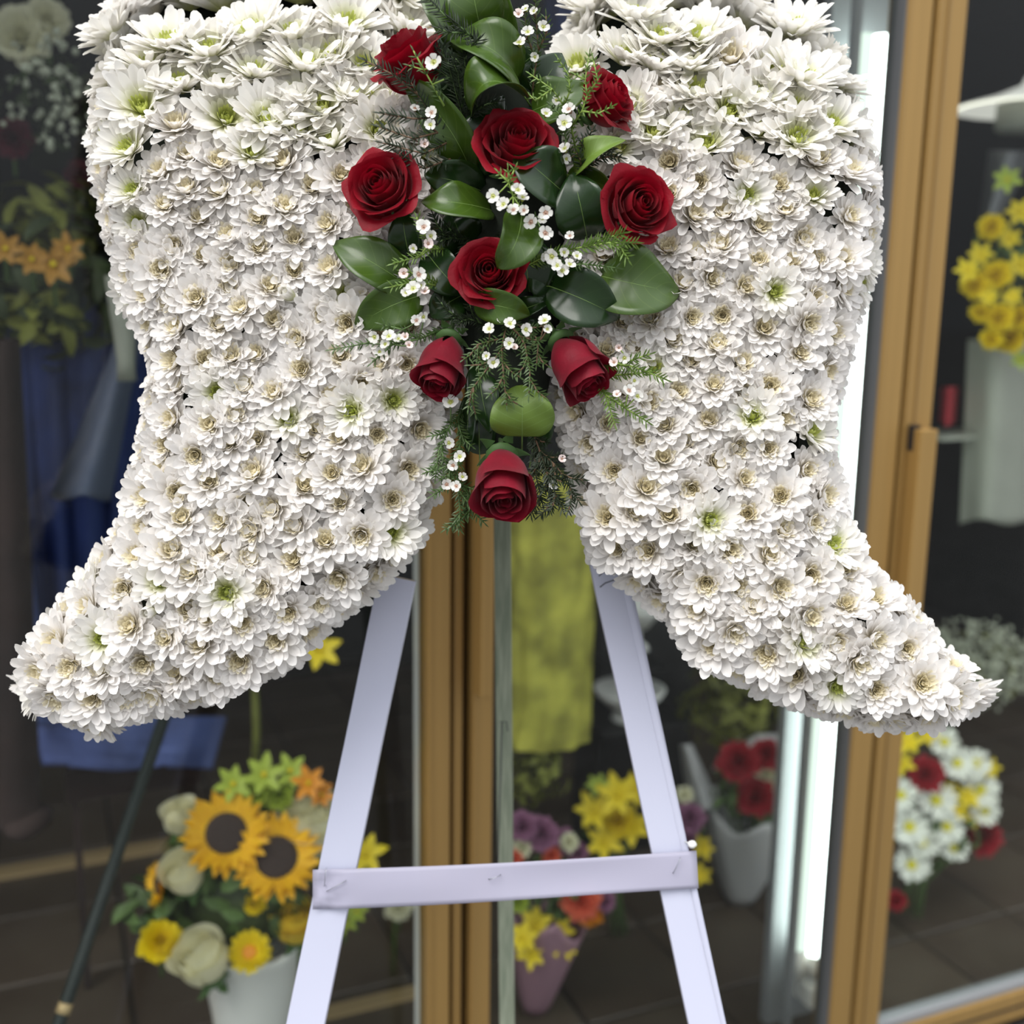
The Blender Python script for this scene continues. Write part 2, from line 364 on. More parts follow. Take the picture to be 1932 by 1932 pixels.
def sbox(parent, name, s0, s1, n0, n1, z0, z1, mat, bev=0.0015):
    b = MB(); b.box(dp(s0, n0, z0), DU * (s1 - s0), DN * (n1 - n0), UP * (z1 - z0))
    o = b.build(name, mat, parent, smooth=False)
    if bev:
        md = o.modifiers.new('bevel', 'BEVEL'); md.width = bev; md.segments = 2
    return o
def S_at(px, py, n=-0.02):
    return cs(at(px, py, n))[0]
ZT = 2.2
def door(idx, s0, s1, wl_, wr_, label):
    o = empty('door_%d' % idx, dp((s0 + s1) / 2, 0, 0), label, None, None, 'structure')
    a = sbox(o, 'stile', s0, s0 + wl_, -0.02, 0.02, 0.012, ZT, M['gold']); b = sbox(o, 'stile', s1 - wr_, s1, -0.02, 0.02, 0.012, ZT, M['gold'])
    r = sbox(o, 'bottom_rail', s0 + wl_, s1 - wr_, -0.02, 0.02, 0.012, 0.066, M['gold'])
    sbox(r, 'rail_groove', s0 + wl_, s1 - wr_, -0.0215, -0.0195, 0.036, 0.0405, M['gasket'], 0)
    sbox(o, 'glazing_bead', s0 + wl_, s1 - wr_, -0.012, 0.012, 0.066, 0.082, M['alu'])
    sbox(o, 'top_rail', s0 + wl_, s1 - wr_, -0.02, 0.02, ZT - 0.07, ZT, M['gold'])
    sbox(o, 'glass_pane', s0 + wl_, s1 - wr_, -0.003, 0.003, 0.082, ZT - 0.07, M['glass'], 0)
    return o, a, b
sC0, sC1 = S_at(808, 1300), S_at(850, 1300)
d1, _, d1r = door(1, sC1 - 0.72, sC1, 0.03, sC1 - sC0, 'left glass cooler door framed in gold aluminium')
sD0 = S_at(892, 1300); sD1 = S_at(931, 1300)
sR0, sR1 = S_at(1639, 966), S_at(1683, 966)
d2, d2l, d2r = door(2, sD0, sR1, sD1 - sD0, sR1 - sR0, 'middle glass cooler door framed in gold aluminium')
sE0, sE1 = S_at(1691, 966), S_at(1742, 966)
d3, d3l, _ = door(3, sE0, sE0 + 0.72, sE1 - sE0, 0.03, 'right glass cooler door framed in gold aluminium')
# fine grooves on the stiles
for par, a, b in ((d2l, sD0, sD1), (d1r, sC0, sC1), (d2r, sR0, sR1), (d3l, sE0, sE1)):
    sbox(par, 'bead_line', a + 0.0005, a + 0.0035, -0.0225, -0.0195, 0.012, ZT, M['gold'], 0.0008)
sbox(d3l, 'bead_line', sE0 + 0.018, sE0 + 0.022, -0.0225, -0.0195, 0.012, ZT, M['gold_dark'], 0.0008)
sbox(d2r, 'glazing_bead', sR0 - 0.003, sR0 - 0.0002, -0.0185, 0.0125, 0.066, ZT - 0.07, M['alu_dark'], 0.0006)
# recessed mullions between the doors
m1 = empty('trim_3', dp((sC1 + sD0) / 2, 0, 0), 'dark recessed mullion with a narrow bronze strip between the left and middle doors', kind='structure')
sbox(m1, 'mullion_back', sC1 + 0.0008, sD0 - 0.0008, 0.010, 0.05, 0, ZT + 0.1, M['gasket'])
sbox(m1, 'bronze_strip', S_at(861, 1300), S_at(878, 1300), -0.010, 0.012, 0, ZT + 0.1, M['gold'], 0.001)
m2 = empty('trim_4', dp((sR1 + sE0) / 2, 0, 0), 'dark gap between the middle and right doors', kind='structure')
sbox(m2, 'mullion_back', sR1 + 0.0008, sE0 - 0.0008, 0.004, 0.05, 0, ZT + 0.1, M['gasket'])
# handles
z1_ = at(915, 1308, -0.03).z
h1 = sbox(d2, 'handle', S_at(907, 1200, -.048), S_at(930, 1200, -.048), -0.048, -0.0215, z1_, z1_ + 0.62, M['gold'], 0.002); tag(h1, 'long raised gold pull handle')
sbox(h1, 'lock_pad', S_at(900, 1200, -.032), S_at(906, 1200, -.032), -0.032, -0.0222, at(903, 1304, -0.03).z, at(903, 1250, -0.03).z, M['lockpad'], 0.0008)
za = at(1750, 808, -0.03).z
h2 = sbox(d3, 'handle', S_at(1737, 830, -.048), S_at(1769, 830, -.048), -0.048, -0.0215, za - 0.36, za, M['gold'], 0.002); tag(h2, 'long raised gold pull handle')
sbox(h2, 'lock_pad', S_at(1723, 830, -.034), S_at(1736, 830, -.034), -0.034, -0.0222, at(1730, 850, -0.03).z, at(1730, 802, -0.03).z, M['gasket'], 0.0008)
# frames behind the doors (grey aluminium edges)
def post(px, py, wpx, n0, n1, z0, z1, mat, idx, label):
    s, _, _ = cs(at(px, py, n0)); w = wpx * mpp(at(px, py, n0)) / 0.93
    shell('trim_%d' % idx, s, s + w, n0, n1, z0, z1, mat, label)
post(789, 1300, 16, 0.025, 0.045, 0.0, ZT, M['white_ceramic'], 5, 'pale aluminium edge strip left of the centre doors')
post(1623, 966, 16, 0.021, 0.027, 0.0, ZT, M['alu_dark'], 6, 'grey metal jamb beside the tall tube lamp')

# tall fluorescent lamp inside the cooler
LN = 0.10
def lp(px, py, n=LN): return at(px, py, n)
pb = lp(1537, 1815); sL = cs(pb)[0]; zb = pb.z
pt = lp(1670, 70); zt = pt.z
lamp = empty('fluorescent_tube_lamp', dp(sL, LN, zb), 'tall vertical glowing white tube lamp beside the right hand door post', 'lamp')
tbm = MB(); tbm.tube([dp(sL, LN, zb + 0.02), dp(sL, LN, zt)], 0.021, 16)
tbm.build('tube', M['tube'], lamp)
tb2 = MB(); tb2.tube([dp(sL - 0.035, LN, zb + 0.035), dp(sL - 0.035, LN, zt)], 0.0125, 16)
tag(tb2.build('tube', M['tube_soft'], lamp), 'dimmer second tube beside the first')
hb = MB(); hb.box(dp(sL - 0.062, LN + 0.045, 0.005), DU * 0.112, DN * 0.02, UP * (zt + 0.25)); hb.build('housing', M['alu'], lamp, False)
hc = MB(); hc.box(dp(sL - 0.068, LN - 0.02, 0.005), DU * 0.010, DN * 0.016, UP * (zt + 0.25)); hc.build('side_channel', M['alu'], lamp, False)
for dx_, rr in ((0, 0.0225), (-0.035, 0.0138)):
    e = MB(); e.tube([dp(sL + dx_, LN, zb - 0.02), dp(sL + dx_, LN, zb + 0.022 + (0.014 if dx_ else 0))], rr, 14); e.build('end_cap', M['white_ceramic'], lamp)
bw = MB(); bw.box(dp(sL - 0.02, LN - 0.02, zb - 0.075), DU * 0.03, DN * 0.06, UP * 0.035); bw.build('ballast_box', M['white_ceramic'], lamp, False)

# ------------------------------------------------------------------ chrysanthemums
TW = [(0, .34), (.22, .58), (.45, .82), (.70, 1.0), (.90, .86), (1.0, .46)]
def petal(mb, ang, L, Wd, el, curl, cup, r0, z0, tw=TW, side=0.0):
    ca, sa = math.cos(ang), math.sin(ang); rows = []; x = r0; z = z0; e = el; pt_ = 0
    for t, w in tw:
        dt = t - pt_; pt_ = t; e = el + curl * t
        x += math.cos(e) * L * dt; z += math.sin(e) * L * dt
        hw = w * Wd * 0.5; row = []
        for q in (-1, 0, 1):
            yy = q * hw + side * t * t; zz = z + (cup * hw if q else 0) * math.cos(e); xx = x - (cup * hw if q else 0) * math.sin(e)
            if t == 1.0 and q == 0: xx += 0.035 * L * math.cos(e); zz += 0.035 * L * math.sin(e)
            row.append(Vector((ca * xx - sa * yy, sa * xx + ca * yy, zz)))
        rows.append(row)
    mb.grid(rows)
def make_bloom(style, rnd):
    mb = MB(); hb_ = MB()
    if style == 'green':      # open, long petals, green button heart
        lay = [(17, 1.0, .25, 22, 10, .05), (17, 1.0, .25, 33, 6, .05), (15, .92, .23, 44, 2, .07), (12, .58, .17, 56, 0, .09)]
        inner = [(14, .36, .085, 58, 30, .10), (12, .30, .08, 70, 40, .07), (9, .25, .07, 80, 50, .04), (5, .2, .07, 88, 60, .01)]
    else:                     # spray mum: rounder, tighter, incurving heart
        lay = [(14, 1.0, .33, 6, 18, .05), (14, .94, .32, 20, 16, .05), (14, .82, .29, 34, 18, .07), (12, .64, .24, 48, 24, .08)]
        inner = [(12, .47, .17, 44, 24, .08), (11, .39, .15, 55, 26, .06), (8, .31, .13, 66, 22, .04), (5, .25, .11, 80, 12, .01)]
    for n, L, Wd, el, cu, r0 in lay:
        off = rnd.random() * 6
        for k in range(n):
            if rnd.random() < 0.04: continue
            petal(mb, off + 2 * math.pi * (k + rnd.uniform(-.22, .22)) / n, (L - r0) * rnd.uniform(.86, 1.06), Wd * rnd.uniform(.85, 1.12), R(el + rnd.uniform(-9, 9)), R(cu + rnd.uniform(-16, 12)), rnd.uniform(.25, .55), r0, -0.02 * n / 10, side=rnd.uniform(-.07, .07))
    for n, L, Wd, el, cu, r0 in inner:
        off = rnd.random() * 6
        for k in range(n):
            petal(hb_, off + 2 * math.pi * (k + rnd.uniform(-.2, .2)) / n, L * rnd.uniform(.85, 1.1), Wd, R(el + rnd.uniform(-8, 8)), R(cu), .6, r0, 0.0, tw=[(0, .5), (.4, .8), (.75, 1.0), (1.0, .45)])
    return mb.mesh('chrysanthemum', M['petal_' + style]), hb_.mesh('flower_heart', M['heart_' + style])
rnd = random.Random(3)
BL = {'green': [make_bloom('green', rnd) for _ in range(6)], 'cream': [make_bloom('cream', rnd) for _ in range(8)]}
# slim closed buds
def make_bud(rnd):
    mb = MB(); hb_ = MB()
    for n, L, Wd, el, cu, r0 in [(9, .75, .3, 45, 60, .05), (8, .62, .26, 62, 60, .04)]:
        off = rnd.random() * 6
        for k in range(n): petal(mb, off + 2 * math.pi * k / n, L * rnd.uniform(.9, 1.05), Wd, R(el), R(cu), .5, r0, 0)
    for k in range(7): petal(hb_, k * .9, .5, .2, R(75), R(45), .6, .03, 0)
    return mb.mesh('chrysanthemum', M['petal_green']), hb_.mesh('flower_heart', M['heart_cream'])
BUD = [make_bud(rnd)]

LEFT = [(232, -30), (178, 60), (158, 140), (150, 215), (160, 300), (176, 380), (196, 470), (216, 560), (254, 640), (272, 700), (258, 790), (242, 880),
        (214, 980), (150, 1080), (80, 1160), (22, 1250), (44, 1335), (118, 1375), (185, 1402), (262, 1370), (380, 1338), (480, 1300), (565, 1255), (620, 1195), (690, 1140), (760, 1075),
        (815, 1000), (836, 920), (845, 850), (858, 780), (880, 690), (880, 500), (870, 300), (835, 200), (812, 110), (806, 20), (806, -60), (520, -80)]
RIGHT = [(1110, -40), (1050, 40), (1028, 90), (1050, 170), (1040, 300), (1030, 500), (1020, 700), (1046, 800), (1072, 900), (1080, 990), (1120, 1070), (1185, 1120),
         (1265, 1190), (1310, 1260), (1400, 1300), (1500, 1345), (1640, 1385), (1790, 1384), (1868, 1335), (1866, 1262), (1800, 1225), (1745, 1150), (1660, 1070), (1618, 1010),
         (1602, 930), (1584, 860), (1584, 780), (1608, 700), (1630, 600), (1656, 510), (1668, 420), (1672, 330), (1658, 220), (1624, 120), (1560, 50), (1480, 5), (1400, -30), (1250, -60)]
def inside(poly, x, y):
    c = False; j = len(poly) - 1
    for i in range(len(poly)):
        xi, yi = poly[i]; xj, yj = poly[j]
        if (yi > y) != (yj > y) and x < (xj - xi) * (y - yi) / (yj - yi) + xi: c = not c
        j = i
    return c
def near(poly, x, y):
    best = (1e9, 0, 0)
    for i in range(len(poly)):
        ax, ay = poly[i]; bx, by = poly[(i + 1) % len(poly)]
        dx, dy = bx - ax, by - ay; t = max(0, min(1, ((x - ax) * dx + (y - ay) * dy) / (dx * dx + dy * dy)))
        qx, qy = ax + t * dx, ay + t * dy; d = math.hypot(x - qx, y - qy)
        if d < best[0]: best = (d, qx, qy)
    return best
HD = 0.052; DR = 125.0
def back(y): return .055 * (max(0, 340 - y) / 340) ** 1.25
def dome(d): return HD * math.sqrt(max(0, 1 - (1 - min(d / DR, 1)) ** 2))
def rsize(x, y):
    if y < 180: r = 66
    elif y < 360: r = 66 - 19 * (y - 180) / 180
    else: r = 47
    if y > 850: r = min(52, 47 + (y - 850) / 40)
    return r
CTR = (960, 600)
def wing(poly, label, seed, spray_x):
    rn = random.Random(seed)
    root = empty('floral_wing', W(sum(p[0] for p in poly) / len(poly), sum(p[1] for p in poly) / len(poly), -0.03), label, 'flower wing')
    # foam body: inset outline, thick, chamfered
    L = []
    area = sum(poly[i][0] * poly[(i + 1) % len(poly)][1] - poly[(i + 1) % len(poly)][0] * poly[i][1] for i in range(len(poly)))
    sg = 1 if area > 0 else -1
    def inset(k):
        out = []
        for i in range(len(poly)):
            ax, ay = poly[i - 1]; bx, by = poly[(i + 1) % len(poly)]; tx, ty = bx - ax, by - ay; l = math.hypot(tx, ty)
            out.append((poly[i][0] - sg * ty / l * k, poly[i][1] + sg * tx / l * k))
        return out
    i1, i2, i3 = inset(54), inset(78), inset(72)
    if not inside(poly, *i1[5]): i1, i2, i3 = inset(-54), inset(-78), inset(-72)
    from mathutils.geometry import tessellate_polygon
    fm = MB(); n = len(poly)
    fm.grid([[W(x, y, -0.068) for x, y in i3], [W(x, y, -0.03 - back(y) * .6) for x, y in i1], [W(x, y, -0.004 - back(y)) for x, y in i2]], close=True)
    for pts, off in ((i2, 2 * n), (i1, 0)):
        for t in tessellate_polygon([[Vector((x, y, 0)) for x, y in pts]]): fm.f.append(tuple(off + k for k in t))
    fm.build('foam_base', M['foam'], root, smooth=False)
    ro = root.location.copy()
    placed = []
    def put(x, y, h, r, ax, style=None, bud_ok=False):
        if style is None: style = 'green' if (y < 300 and rn.random() < 0.9) or rn.random() < 0.07 else 'cream'
        me, hm = rn.choice(BL[style])
        if style == 'green': r *= 1.08
        if bud_ok and rn.random() < 0.12 and y > 400: me, hm = BUD[0]
        o = inst('chrysanthemum', me, root, trs(W(x, y, h) - ro, frame(ax, rn.uniform(0, 6.28)), 1.2 * r * D0 / FPX))
        inst('flower_heart', hm, o, Matrix.Identity(4))
    def axis(x, y, d, q, maxt=62):
        ox, oy = (q[1] - x), (q[2] - y); l = math.hypot(ox, oy) or 1
        tl = R(maxt) * (1 - min(d / DR, 1)) ** 1.2
        a = (VX * (ox / l) - VY * (oy / l)) * math.sin(tl) + VZ * math.cos(tl)
        a += VY * (0.90 * max(0, 1 - max(y, 0) / 420) + 0.10) + VX * rn.uniform(-.36, .36) + VY * rn.uniform(-.36, .36)
        return a.normalized()
    # rim rows along the outline, front edge and side
    per = [(poly[i], poly[(i + 1) % n]) for i in range(n)]
    def walk(ins, step, hh, tilt, scale, phase):
        pos = phase
        for (a, b) in per:
            l = math.hypot(b[0] - a[0], b[1] - a[1])
            while pos < l:
                t = pos / l; x, y = a[0] + (b[0] - a[0]) * t, a[1] + (b[1] - a[1]) * t
                nx, ny = -(b[1] - a[1]) / l, (b[0] - a[0]) / l
                if not inside(poly, x + nx * 6, y + ny * 6): nx, ny = -nx, -ny
                r = rsize(x, y) * scale; k = ins * r * (1.3 if y < 300 else 1.0)
                X, Y = x + nx * k, y + ny * k
                hid = (spray_x - X) * (1 if spray_x > X else -1) < 60 and Y < 760
                if -75 < Y and not hid and all(math.hypot(X - p[0], Y - p[1]) > step * r * .72 for p in placed if p[2] == hh):
                    out = (-VX * nx + VY * ny)
                    ax = out * math.sin(R(tilt)) + VZ * math.cos(R(tilt)) + VX * rn.uniform(-.15, .15) + VY * rn.uniform(-.15, .15)
                    if hh > 0: ax += VY * 0.45 * max(0, 1 - max(Y, 0) / 420)
                    placed.append((X, Y, hh)); put(X, Y, hh - (back(Y) if hh > 0 else 0), r, ax.normalized())
                pos += step * r
            pos -= l
    walk(0.98, 1.30, -0.034, 82, 0.98, 20)
    walk(0.85, 1.10, 0.006, 58, 0.95, 40)
    pts = [(p[0], p[1], 0.006) for p in placed if p[2] > 0]
    minx, maxx = min(p[0] for p in poly), max(p[0] for p in poly); K = FPX / D0
    for frac in (1.28, 1.16, 1.06, 0.96, 0.90):
        for _ in range(4800):
            x, y = rn.uniform(minx, maxx), rn.uniform(-75, 1400 if frac > .9 else 270)
            if not inside(poly, x, y): continue
            r = rsize(x, y) * (.94 if y < 260 else 1)
            q = near(poly, x, y)
            if q[0] < (.68 if y < 280 else 1.05) * r: continue
            hz = dome(q[0] - .5 * r) - back(y)
            if any((x - p[0]) ** 2 + (y - p[1]) ** 2 + ((hz - p[2]) * K) ** 2 * .7 < (frac * r) ** 2 for p in pts): continue
            if abs(x - spray_x) < 45 and 170 < y < 760: continue
            pts.append((x, y, hz)); put(x, y, hz + rn.uniform(-.004, .003) - 0.002, r / (.94 if y < 260 else 1) * rn.uniform(.90, 1.1), axis(x, y, q[0], q), bud_ok=frac < 1)
    cnt = len([c for c in root.children if c.name.startswith('chrys')])
    print('wing blooms', len(pts), cnt)
    return root
wing(LEFT, 'left wing of the set piece covered in white chrysanthemums, its tail tip pointing left', 11, 930)
wing(RIGHT, 'right wing of the set piece covered in white chrysanthemums, its tail tip pointing right', 23, 985)

# ------------------------------------------------------------------ easel
FWD = -VZ
def down_to_floor(p, q, z=0.004):
    d = q - p; t = (z - p.z) / d.z; return p + d * t
easel = empty('display_easel', Vector((0, 0.78, 0)), 'wooden easel with legs wrapped in white satin ribbon carrying the flower wings', 'easel')
HB = -0.082
def flat_leg(pl, pr, ql, qr, name):                     # left/right edges at two heights, widths measured on the front face
    a, b = W(*pl, HB), W(*pr, HB); c, d = W(*ql, HB), W(*qr, HB)
    top = (a + b) / 2; bot = down_to_floor(top, (c + d) / 2); w0 = (a - b).length
    ax = (bot - top).normalized(); sx = (VX - ax * VX.dot(ax)).normalized(); sz = sx.cross(ax); sz = sz if sz.dot(VZ) > 0 else -sz
    # width stays that of the lath
    w = (((c - d).dot(sx)) ** 2) ** .5 * 0.5 + abs((a - b).dot(sx)) * 0.5
    core = MB(); rows = []
    core.box(top - sx * w * .46 - sz * .012, sx * w * .92, bot - top, sz * .0112); leg = core.build('leg', M['leg_wood'], easel, smooth=False)
    rb = MB(); N = 40; prof = [(-.5, -.0130), (-.5, -.0005), (-.485, .0004), (0.0, .0009), (.485, .0004), (.5, -.0005), (.5, -.0130)]
    for i in range(N + 1):
        p = top + (bot - top) * (i / N) * 0.985
        k = 1 + .012 * math.sin(i * .9)
        rows.append([p + sx * (x * w * k) + sz * (z + .0006 * math.sin(i * .7 + x * 4)) for x, z in prof] )
    rb.grid(rows, close=True)
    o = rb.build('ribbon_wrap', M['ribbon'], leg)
    tag(o, 'white satin ribbon wound tightly round the leg')
    md = o.modifiers.new('edge', 'EDGE_SPLIT'); md.split_angle = R(50)
    return leg, top, bot, sx, sz, w
legL = flat_leg((712, 1090), (786, 1090), (541, 1932), (611, 1932), 'l')
legR = flat_leg((1109, 1050), (1180, 1050), (1300, 1932), (1369, 1932), 'r')
# overlapping fold of ribbon on the right leg
lg, top, bot, sx, sz, w = legR
fold = MB(); rows = []
for i in range(21):
    t = i / 20; p = top + (bot - top) * t * .62; k = .5 - .26 * (1 - t * .75)
    rows.append([p + sx * w * k + sz * (.0012), p + sx * w * (k + .5) * .5 + sz * .0034, p + sx * w * .503 + sz * .0026, p + sx * w * .506 - sz * .006])
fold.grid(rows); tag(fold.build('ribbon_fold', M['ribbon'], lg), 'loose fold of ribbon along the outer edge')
# rear leg
tp = W(944, 620, -0.13)
x = 0.0
for _ in range(20):
    pb_ = Vector((x, 1.17, 0.004)); u_, v_ = proj(pb_); want = 943 + (v_ - 980) * 0.0125; x += (want - u_) * mpp(pb_)
bb = Vector((x, 1.17, 0.004)); ax = (bb - tp).normalized(); sx_ = (VX - ax * VX.dot(ax)).normalized(); sz_ = sx_.cross(ax)
if sz_.dot(VZ) < 0: sz_ = -sz_
hw = 17.5 * mpp(W(944, 1450, -.1)) 
rl = MB()
N = 30; rows = []
for i in range(N + 1):
    p = tp + (bb - tp) * i / N
    rows.append([p + sx_ * (xx * hw) + sz_ * zz for xx, zz in ((-1, -.011), (-1, .0), (-.92, .0012), (.92, .0012), (1, .0), (1, -.011))])
rl.grid(rows, close=True)
rear = rl.build('leg', M['rear_wood'], easel, smooth=False); tag(rear, 'bare grey-green wooden rear leg')
sp_ = MB()
sp_.tube([W(946, 1362, -.1035), W(944.5, 1500, -.107), W(940, 1618, -.111)], .0006, 5)
# crack follows the front of the leg
def on_leg(px, py):
    r = ray(px, py); nrm = sz_; o = tp + sz_ * .0014; t = (o - CAM).dot(nrm) / r.dot(nrm); return CAM + r * t
sp_ = MB(); sp_.tube([on_leg(947, 1364), on_leg(945, 1450), on_leg(942, 1530), on_leg(939, 1640)], .0006, 5)
sp_.tube([on_leg(943, 1362), on_leg(956, 1362), on_leg(958, 1380)], .0005, 5)
sp_.build('split_in_wood', M['twig'], rear)
# sheer cross ribbon
rows = []; N = 48
for i in range(N + 1):
    t = i / N; xl = 590 + 724 * t
    yt = 1641 - 36 * t + 5 * math.sin(math.pi * t); yb = 1716 - 40 * t + 7 * math.sin(math.pi * t) * (1 - t)
    if t > .97: pass
    row = []
    for j in range(9):
        v = j / 8; wr = 0
        if t < .11: wr = .0035 * math.sin(v * 9 + t * 60) * (1 - t / .11)
        row.append(W(xl + v * (4 if t > .9 else 0), yt + (yb - yt) * v, HB + .0068 + wr + .002 * math.sin(t * 7) * math.sin(math.pi * v)))
    rows.append(row)
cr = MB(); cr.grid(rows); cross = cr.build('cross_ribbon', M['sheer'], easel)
md = cross.modifiers.new('solid', 'SOLIDIFY'); md.thickness = .0003
tag(cross, 'sheer white ribbon band stretched across and stapled to the legs')
def staple(p, q):
    a, b = W(*p, HB + .0105), W(*q, HB + .0105); m = MB()
    m.tube([a - VZ * .004, a, (a + b) / 2 + VZ * .0006, b, b - VZ * .004], .00035, 6); m.build('staple', M['staple'], cross)
staple((615, 1640), (612, 1672)); staple((616, 1682), (652, 1662)); staple((922, 1660), (944, 1652)); staple((1270, 1648), (1284, 1619))
pin = MB(); pin.tube([W(1292, 1588, HB + .004), W(1304, 1592, HB + .012)], .0006, 6); pin.blob(W(1306, 1593, HB + .013), (.0045, .0045, .0035)); 
tag(pin.build('pin', M['white_ceramic'], easel), 'pin with a pearl head')
tw = MB(); tw.tube([W(1130, 1087, HB + .006), W(1138, 1080, HB + .008), W(1158, 1077, HB + .01)], .0005, 5); tw.tube([W(1132, 1108, HB + .006), W(1142, 1100, HB + .008), W(1165, 1092, HB + .01)], .0006, 5)
tag(tw.build('twig', M['twig']), 'two thin dark bent twigs against the right white ribbon leg', 'twig')

# ------------------------------------------------------------------ centre spray: foam cage
cage = MB(); rows = []
for i in range(25):
    th = math.pi * i / 24; row = []
    for j in range(20):
        ph = 2 * math.pi * j / 20
        yy = -math.cos(th); rr = math.sin(th) ** .6
        nz_ = 1 + .08 * mnoise.noise(Vector((i * .7, j * .9, 2)))
        cx = 958 + 8 * yy; wx = (112 if yy < 0.1 else 112 - 48 * (yy - .1)) 
        X = cx + wx * rr * math.cos(ph) * nz_; Y = 452 + 420 * yy
        row.append(W(X, Y, 0.015 + .05 * rr * math.sin(ph) * nz_))
    rows.append(row)
cage.grid(rows, close=True)
tag(cage.build('floral_foam', M['foam']), 'dark floral foam core hidden in the middle of the red rose spray between the wings', 'foam')

# ------------------------------------------------------------------ leaves
def leaf(base, tip, wpx, hb, hm, ht, roll=0.0, bend=0.0, mat='leaf', fold=0.28, label='', wave=0.10, shape=0.9):
    bx, by = base; tx, ty = tip; dx, dy = tx - bx, ty - by; L = math.hypot(dx, dy); nx, ny = -dy / L, dx / L
    mx, my = (bx + tx) / 2 + nx * bend * L, (by + ty) / 2 + ny * bend * L
    P0, P1, P2 = W(bx, by, hb), W(mx, my, hm * 2 - (hb + ht) / 2), W(tx, ty, ht)
    NL = 24; NW = 8; rows = []; cen = []; wm = wpx * .56 * D0 / FPX
    for i in range(NL + 1):
        t = i / NL; p = P0 * (1 - t) ** 2 + P1 * 2 * t * (1 - t) + P2 * t * t
        tg = ((P1 - P0) * 2 * (1 - t) + (P2 - P1) * 2 * t).normalized()
        sd = tg.cross(VZ).normalized(); nm = sd.cross(tg).normalized()
        if nm.dot(VZ) < 0: nm = -nm
        q = Quaternion(tg, R(roll)); s2 = q @ sd; n2 = q @ nm
        a_, b_ = (.60, .92) if shape > .7 else (.40, .72)
        tm = a_ / (a_ + b_); w = wm * (t ** a_ * (1 - t) ** b_) / (tm ** a_ * (1 - tm) ** b_) * 1.04
        w = max(w, wm * .01)
        row = []
        for j in range(NW + 1):
            u = j / NW * 2 - 1
            row.append(p + s2 * (u * w) + n2 * (fold * w * abs(u) ** 1.3 + wave * w * math.sin(t * 9 + u * 2) * abs(u)))
        rows.append(row); cen.append(p - n2 * .0002)
    m = MB(); m.grid(rows, uv=True)
    o = m.build('broad_leaf', M[mat]); tag(o, label, 'leaf', None)
    md = o.modifiers.new('thick', 'SOLIDIFY'); md.thickness = .0004; md.offset = -1
    st = (P0 - P1).normalized() * .018 - VZ * .012
    r_ = MB(); r_.tube([cen[0] + st] + [c + (n2 * 0) for c in cen], [.0009, .0006] + [.00042 * (1 - i / (NL + 1)) + .0001 for i in range(NL)], 5)
    r_.build('midrib', M['rib'], o)
    return o
def L_(*a, **k): leaf(*a, **k)
L_((892, 84), (806, -58), 100, .05, .075, .06, roll=12, bend=.05, label='large green leaf at the top left of the spray, cut by the picture edge')
L_((912, 76), (884, -80), 82, .052, .078, .066, roll=-4, bend=-.04, label='upright green leaf with pale midrib at the top middle of the spray')
L_((962, 108), (936, -60), 58, .045, .06, .06, roll=-28, bend=-.10, label='narrow upright green leaf at the top beside the small waxflowers')
L_((978, 152), (846, 74), 84, .06, .092, .062, roll=20, bend=.34, fold=.5, label='arching green leaf with a shining lower edge above the curled glossy leaf')
L_((988, 180), (887, 222), 84, .075, .112, .07, roll=34, bend=.95, fold=.45, mat='leaf', label='strongly curled glossy leaf arching above the upper middle rose')
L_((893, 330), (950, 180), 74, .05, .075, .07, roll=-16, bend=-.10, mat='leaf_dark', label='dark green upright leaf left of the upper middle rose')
L_((888, 322), (758, 146), 62, .055, .088, .075, roll=-22, bend=.14, fold=.5, label='long drooping green leaf beneath the top left rose')
L_((992, 198), (1060, 100), 76, .04, .055, .05, roll=10, bend=.05, mat='leaf_dark', label='dark green leaf behind the sprigs right of the curled leaf')
L_((990, 215), (1112, 158), 74, .045, .065, .06, roll=-12, bend=.03, mat='leaf', label='green leaf left of the upper right rose')
L_((975, 130), (1015, 96), 50, .04, .05, .05, roll=4, mat='leaf_dark', label='small dark leaf at the top of the spray beneath the waxflowers')
L_((1082, 330), (1180, 264), 46, .06, .095, .085, roll=-30, bend=-.22, fold=.5, mat='leaf_light', label='light green arching leaf below the upper right rose')
L_((1066, 366), (972, 286), 84, .07, .10, .095, roll=10, bend=.02, mat='leaf_dark', label='dark oval leaf overlapping the lower edge of the upper middle rose')
L_((1108, 450), (1080, 325), 80, .06, .088, .08, roll=-8, bend=.02, mat='leaf_dark', label='dark upright oval leaf left of the right hand rose')
L_((1070, 330), (1158, 362), 40, .055, .07, .06, roll=24, bend=-.12, mat='leaf', label='thin green leaf edge tucked behind the right hand rose')
L_((912, 362), (800, 330), 66, .055, .075, .07, roll=-18, bend=.08, mat='leaf_dark', wave=.15, label='dark leaf with a twisted tip right of the left hand rose')
L_((930, 398), (794, 380), 66, .06, .09, .08, roll=22, bend=.10, mat='leaf', label='wide green leaf pointing left at the middle of the spray')
L_((775, 490), (760, 392), 50, .05, .075, .075, roll=-10, bend=-.08, mat='leaf_dark', label='dark leaf hanging beneath the left hand rose')
L_((984, 404), (938, 506), 66, .075, .112, .105, roll=-24, bend=-.22, fold=.45, mat='leaf', label='green leaf curling down over the middle rose')
L_((770, 540), (626, 456), 74, .055, .075, .06, roll=14, bend=.06, label='green pointed leaf at the far left of the spray, the upper of two')
L_((800, 556), (668, 618), 70, .052, .072, .058, roll=-16, bend=.10, label='green pointed leaf at the lower left, the lower of two')
L_((806, 478), (876, 556), 60, .055, .075, .06, roll=10, bend=.05, mat='leaf_dark', label='dark leaf left of the middle rose')
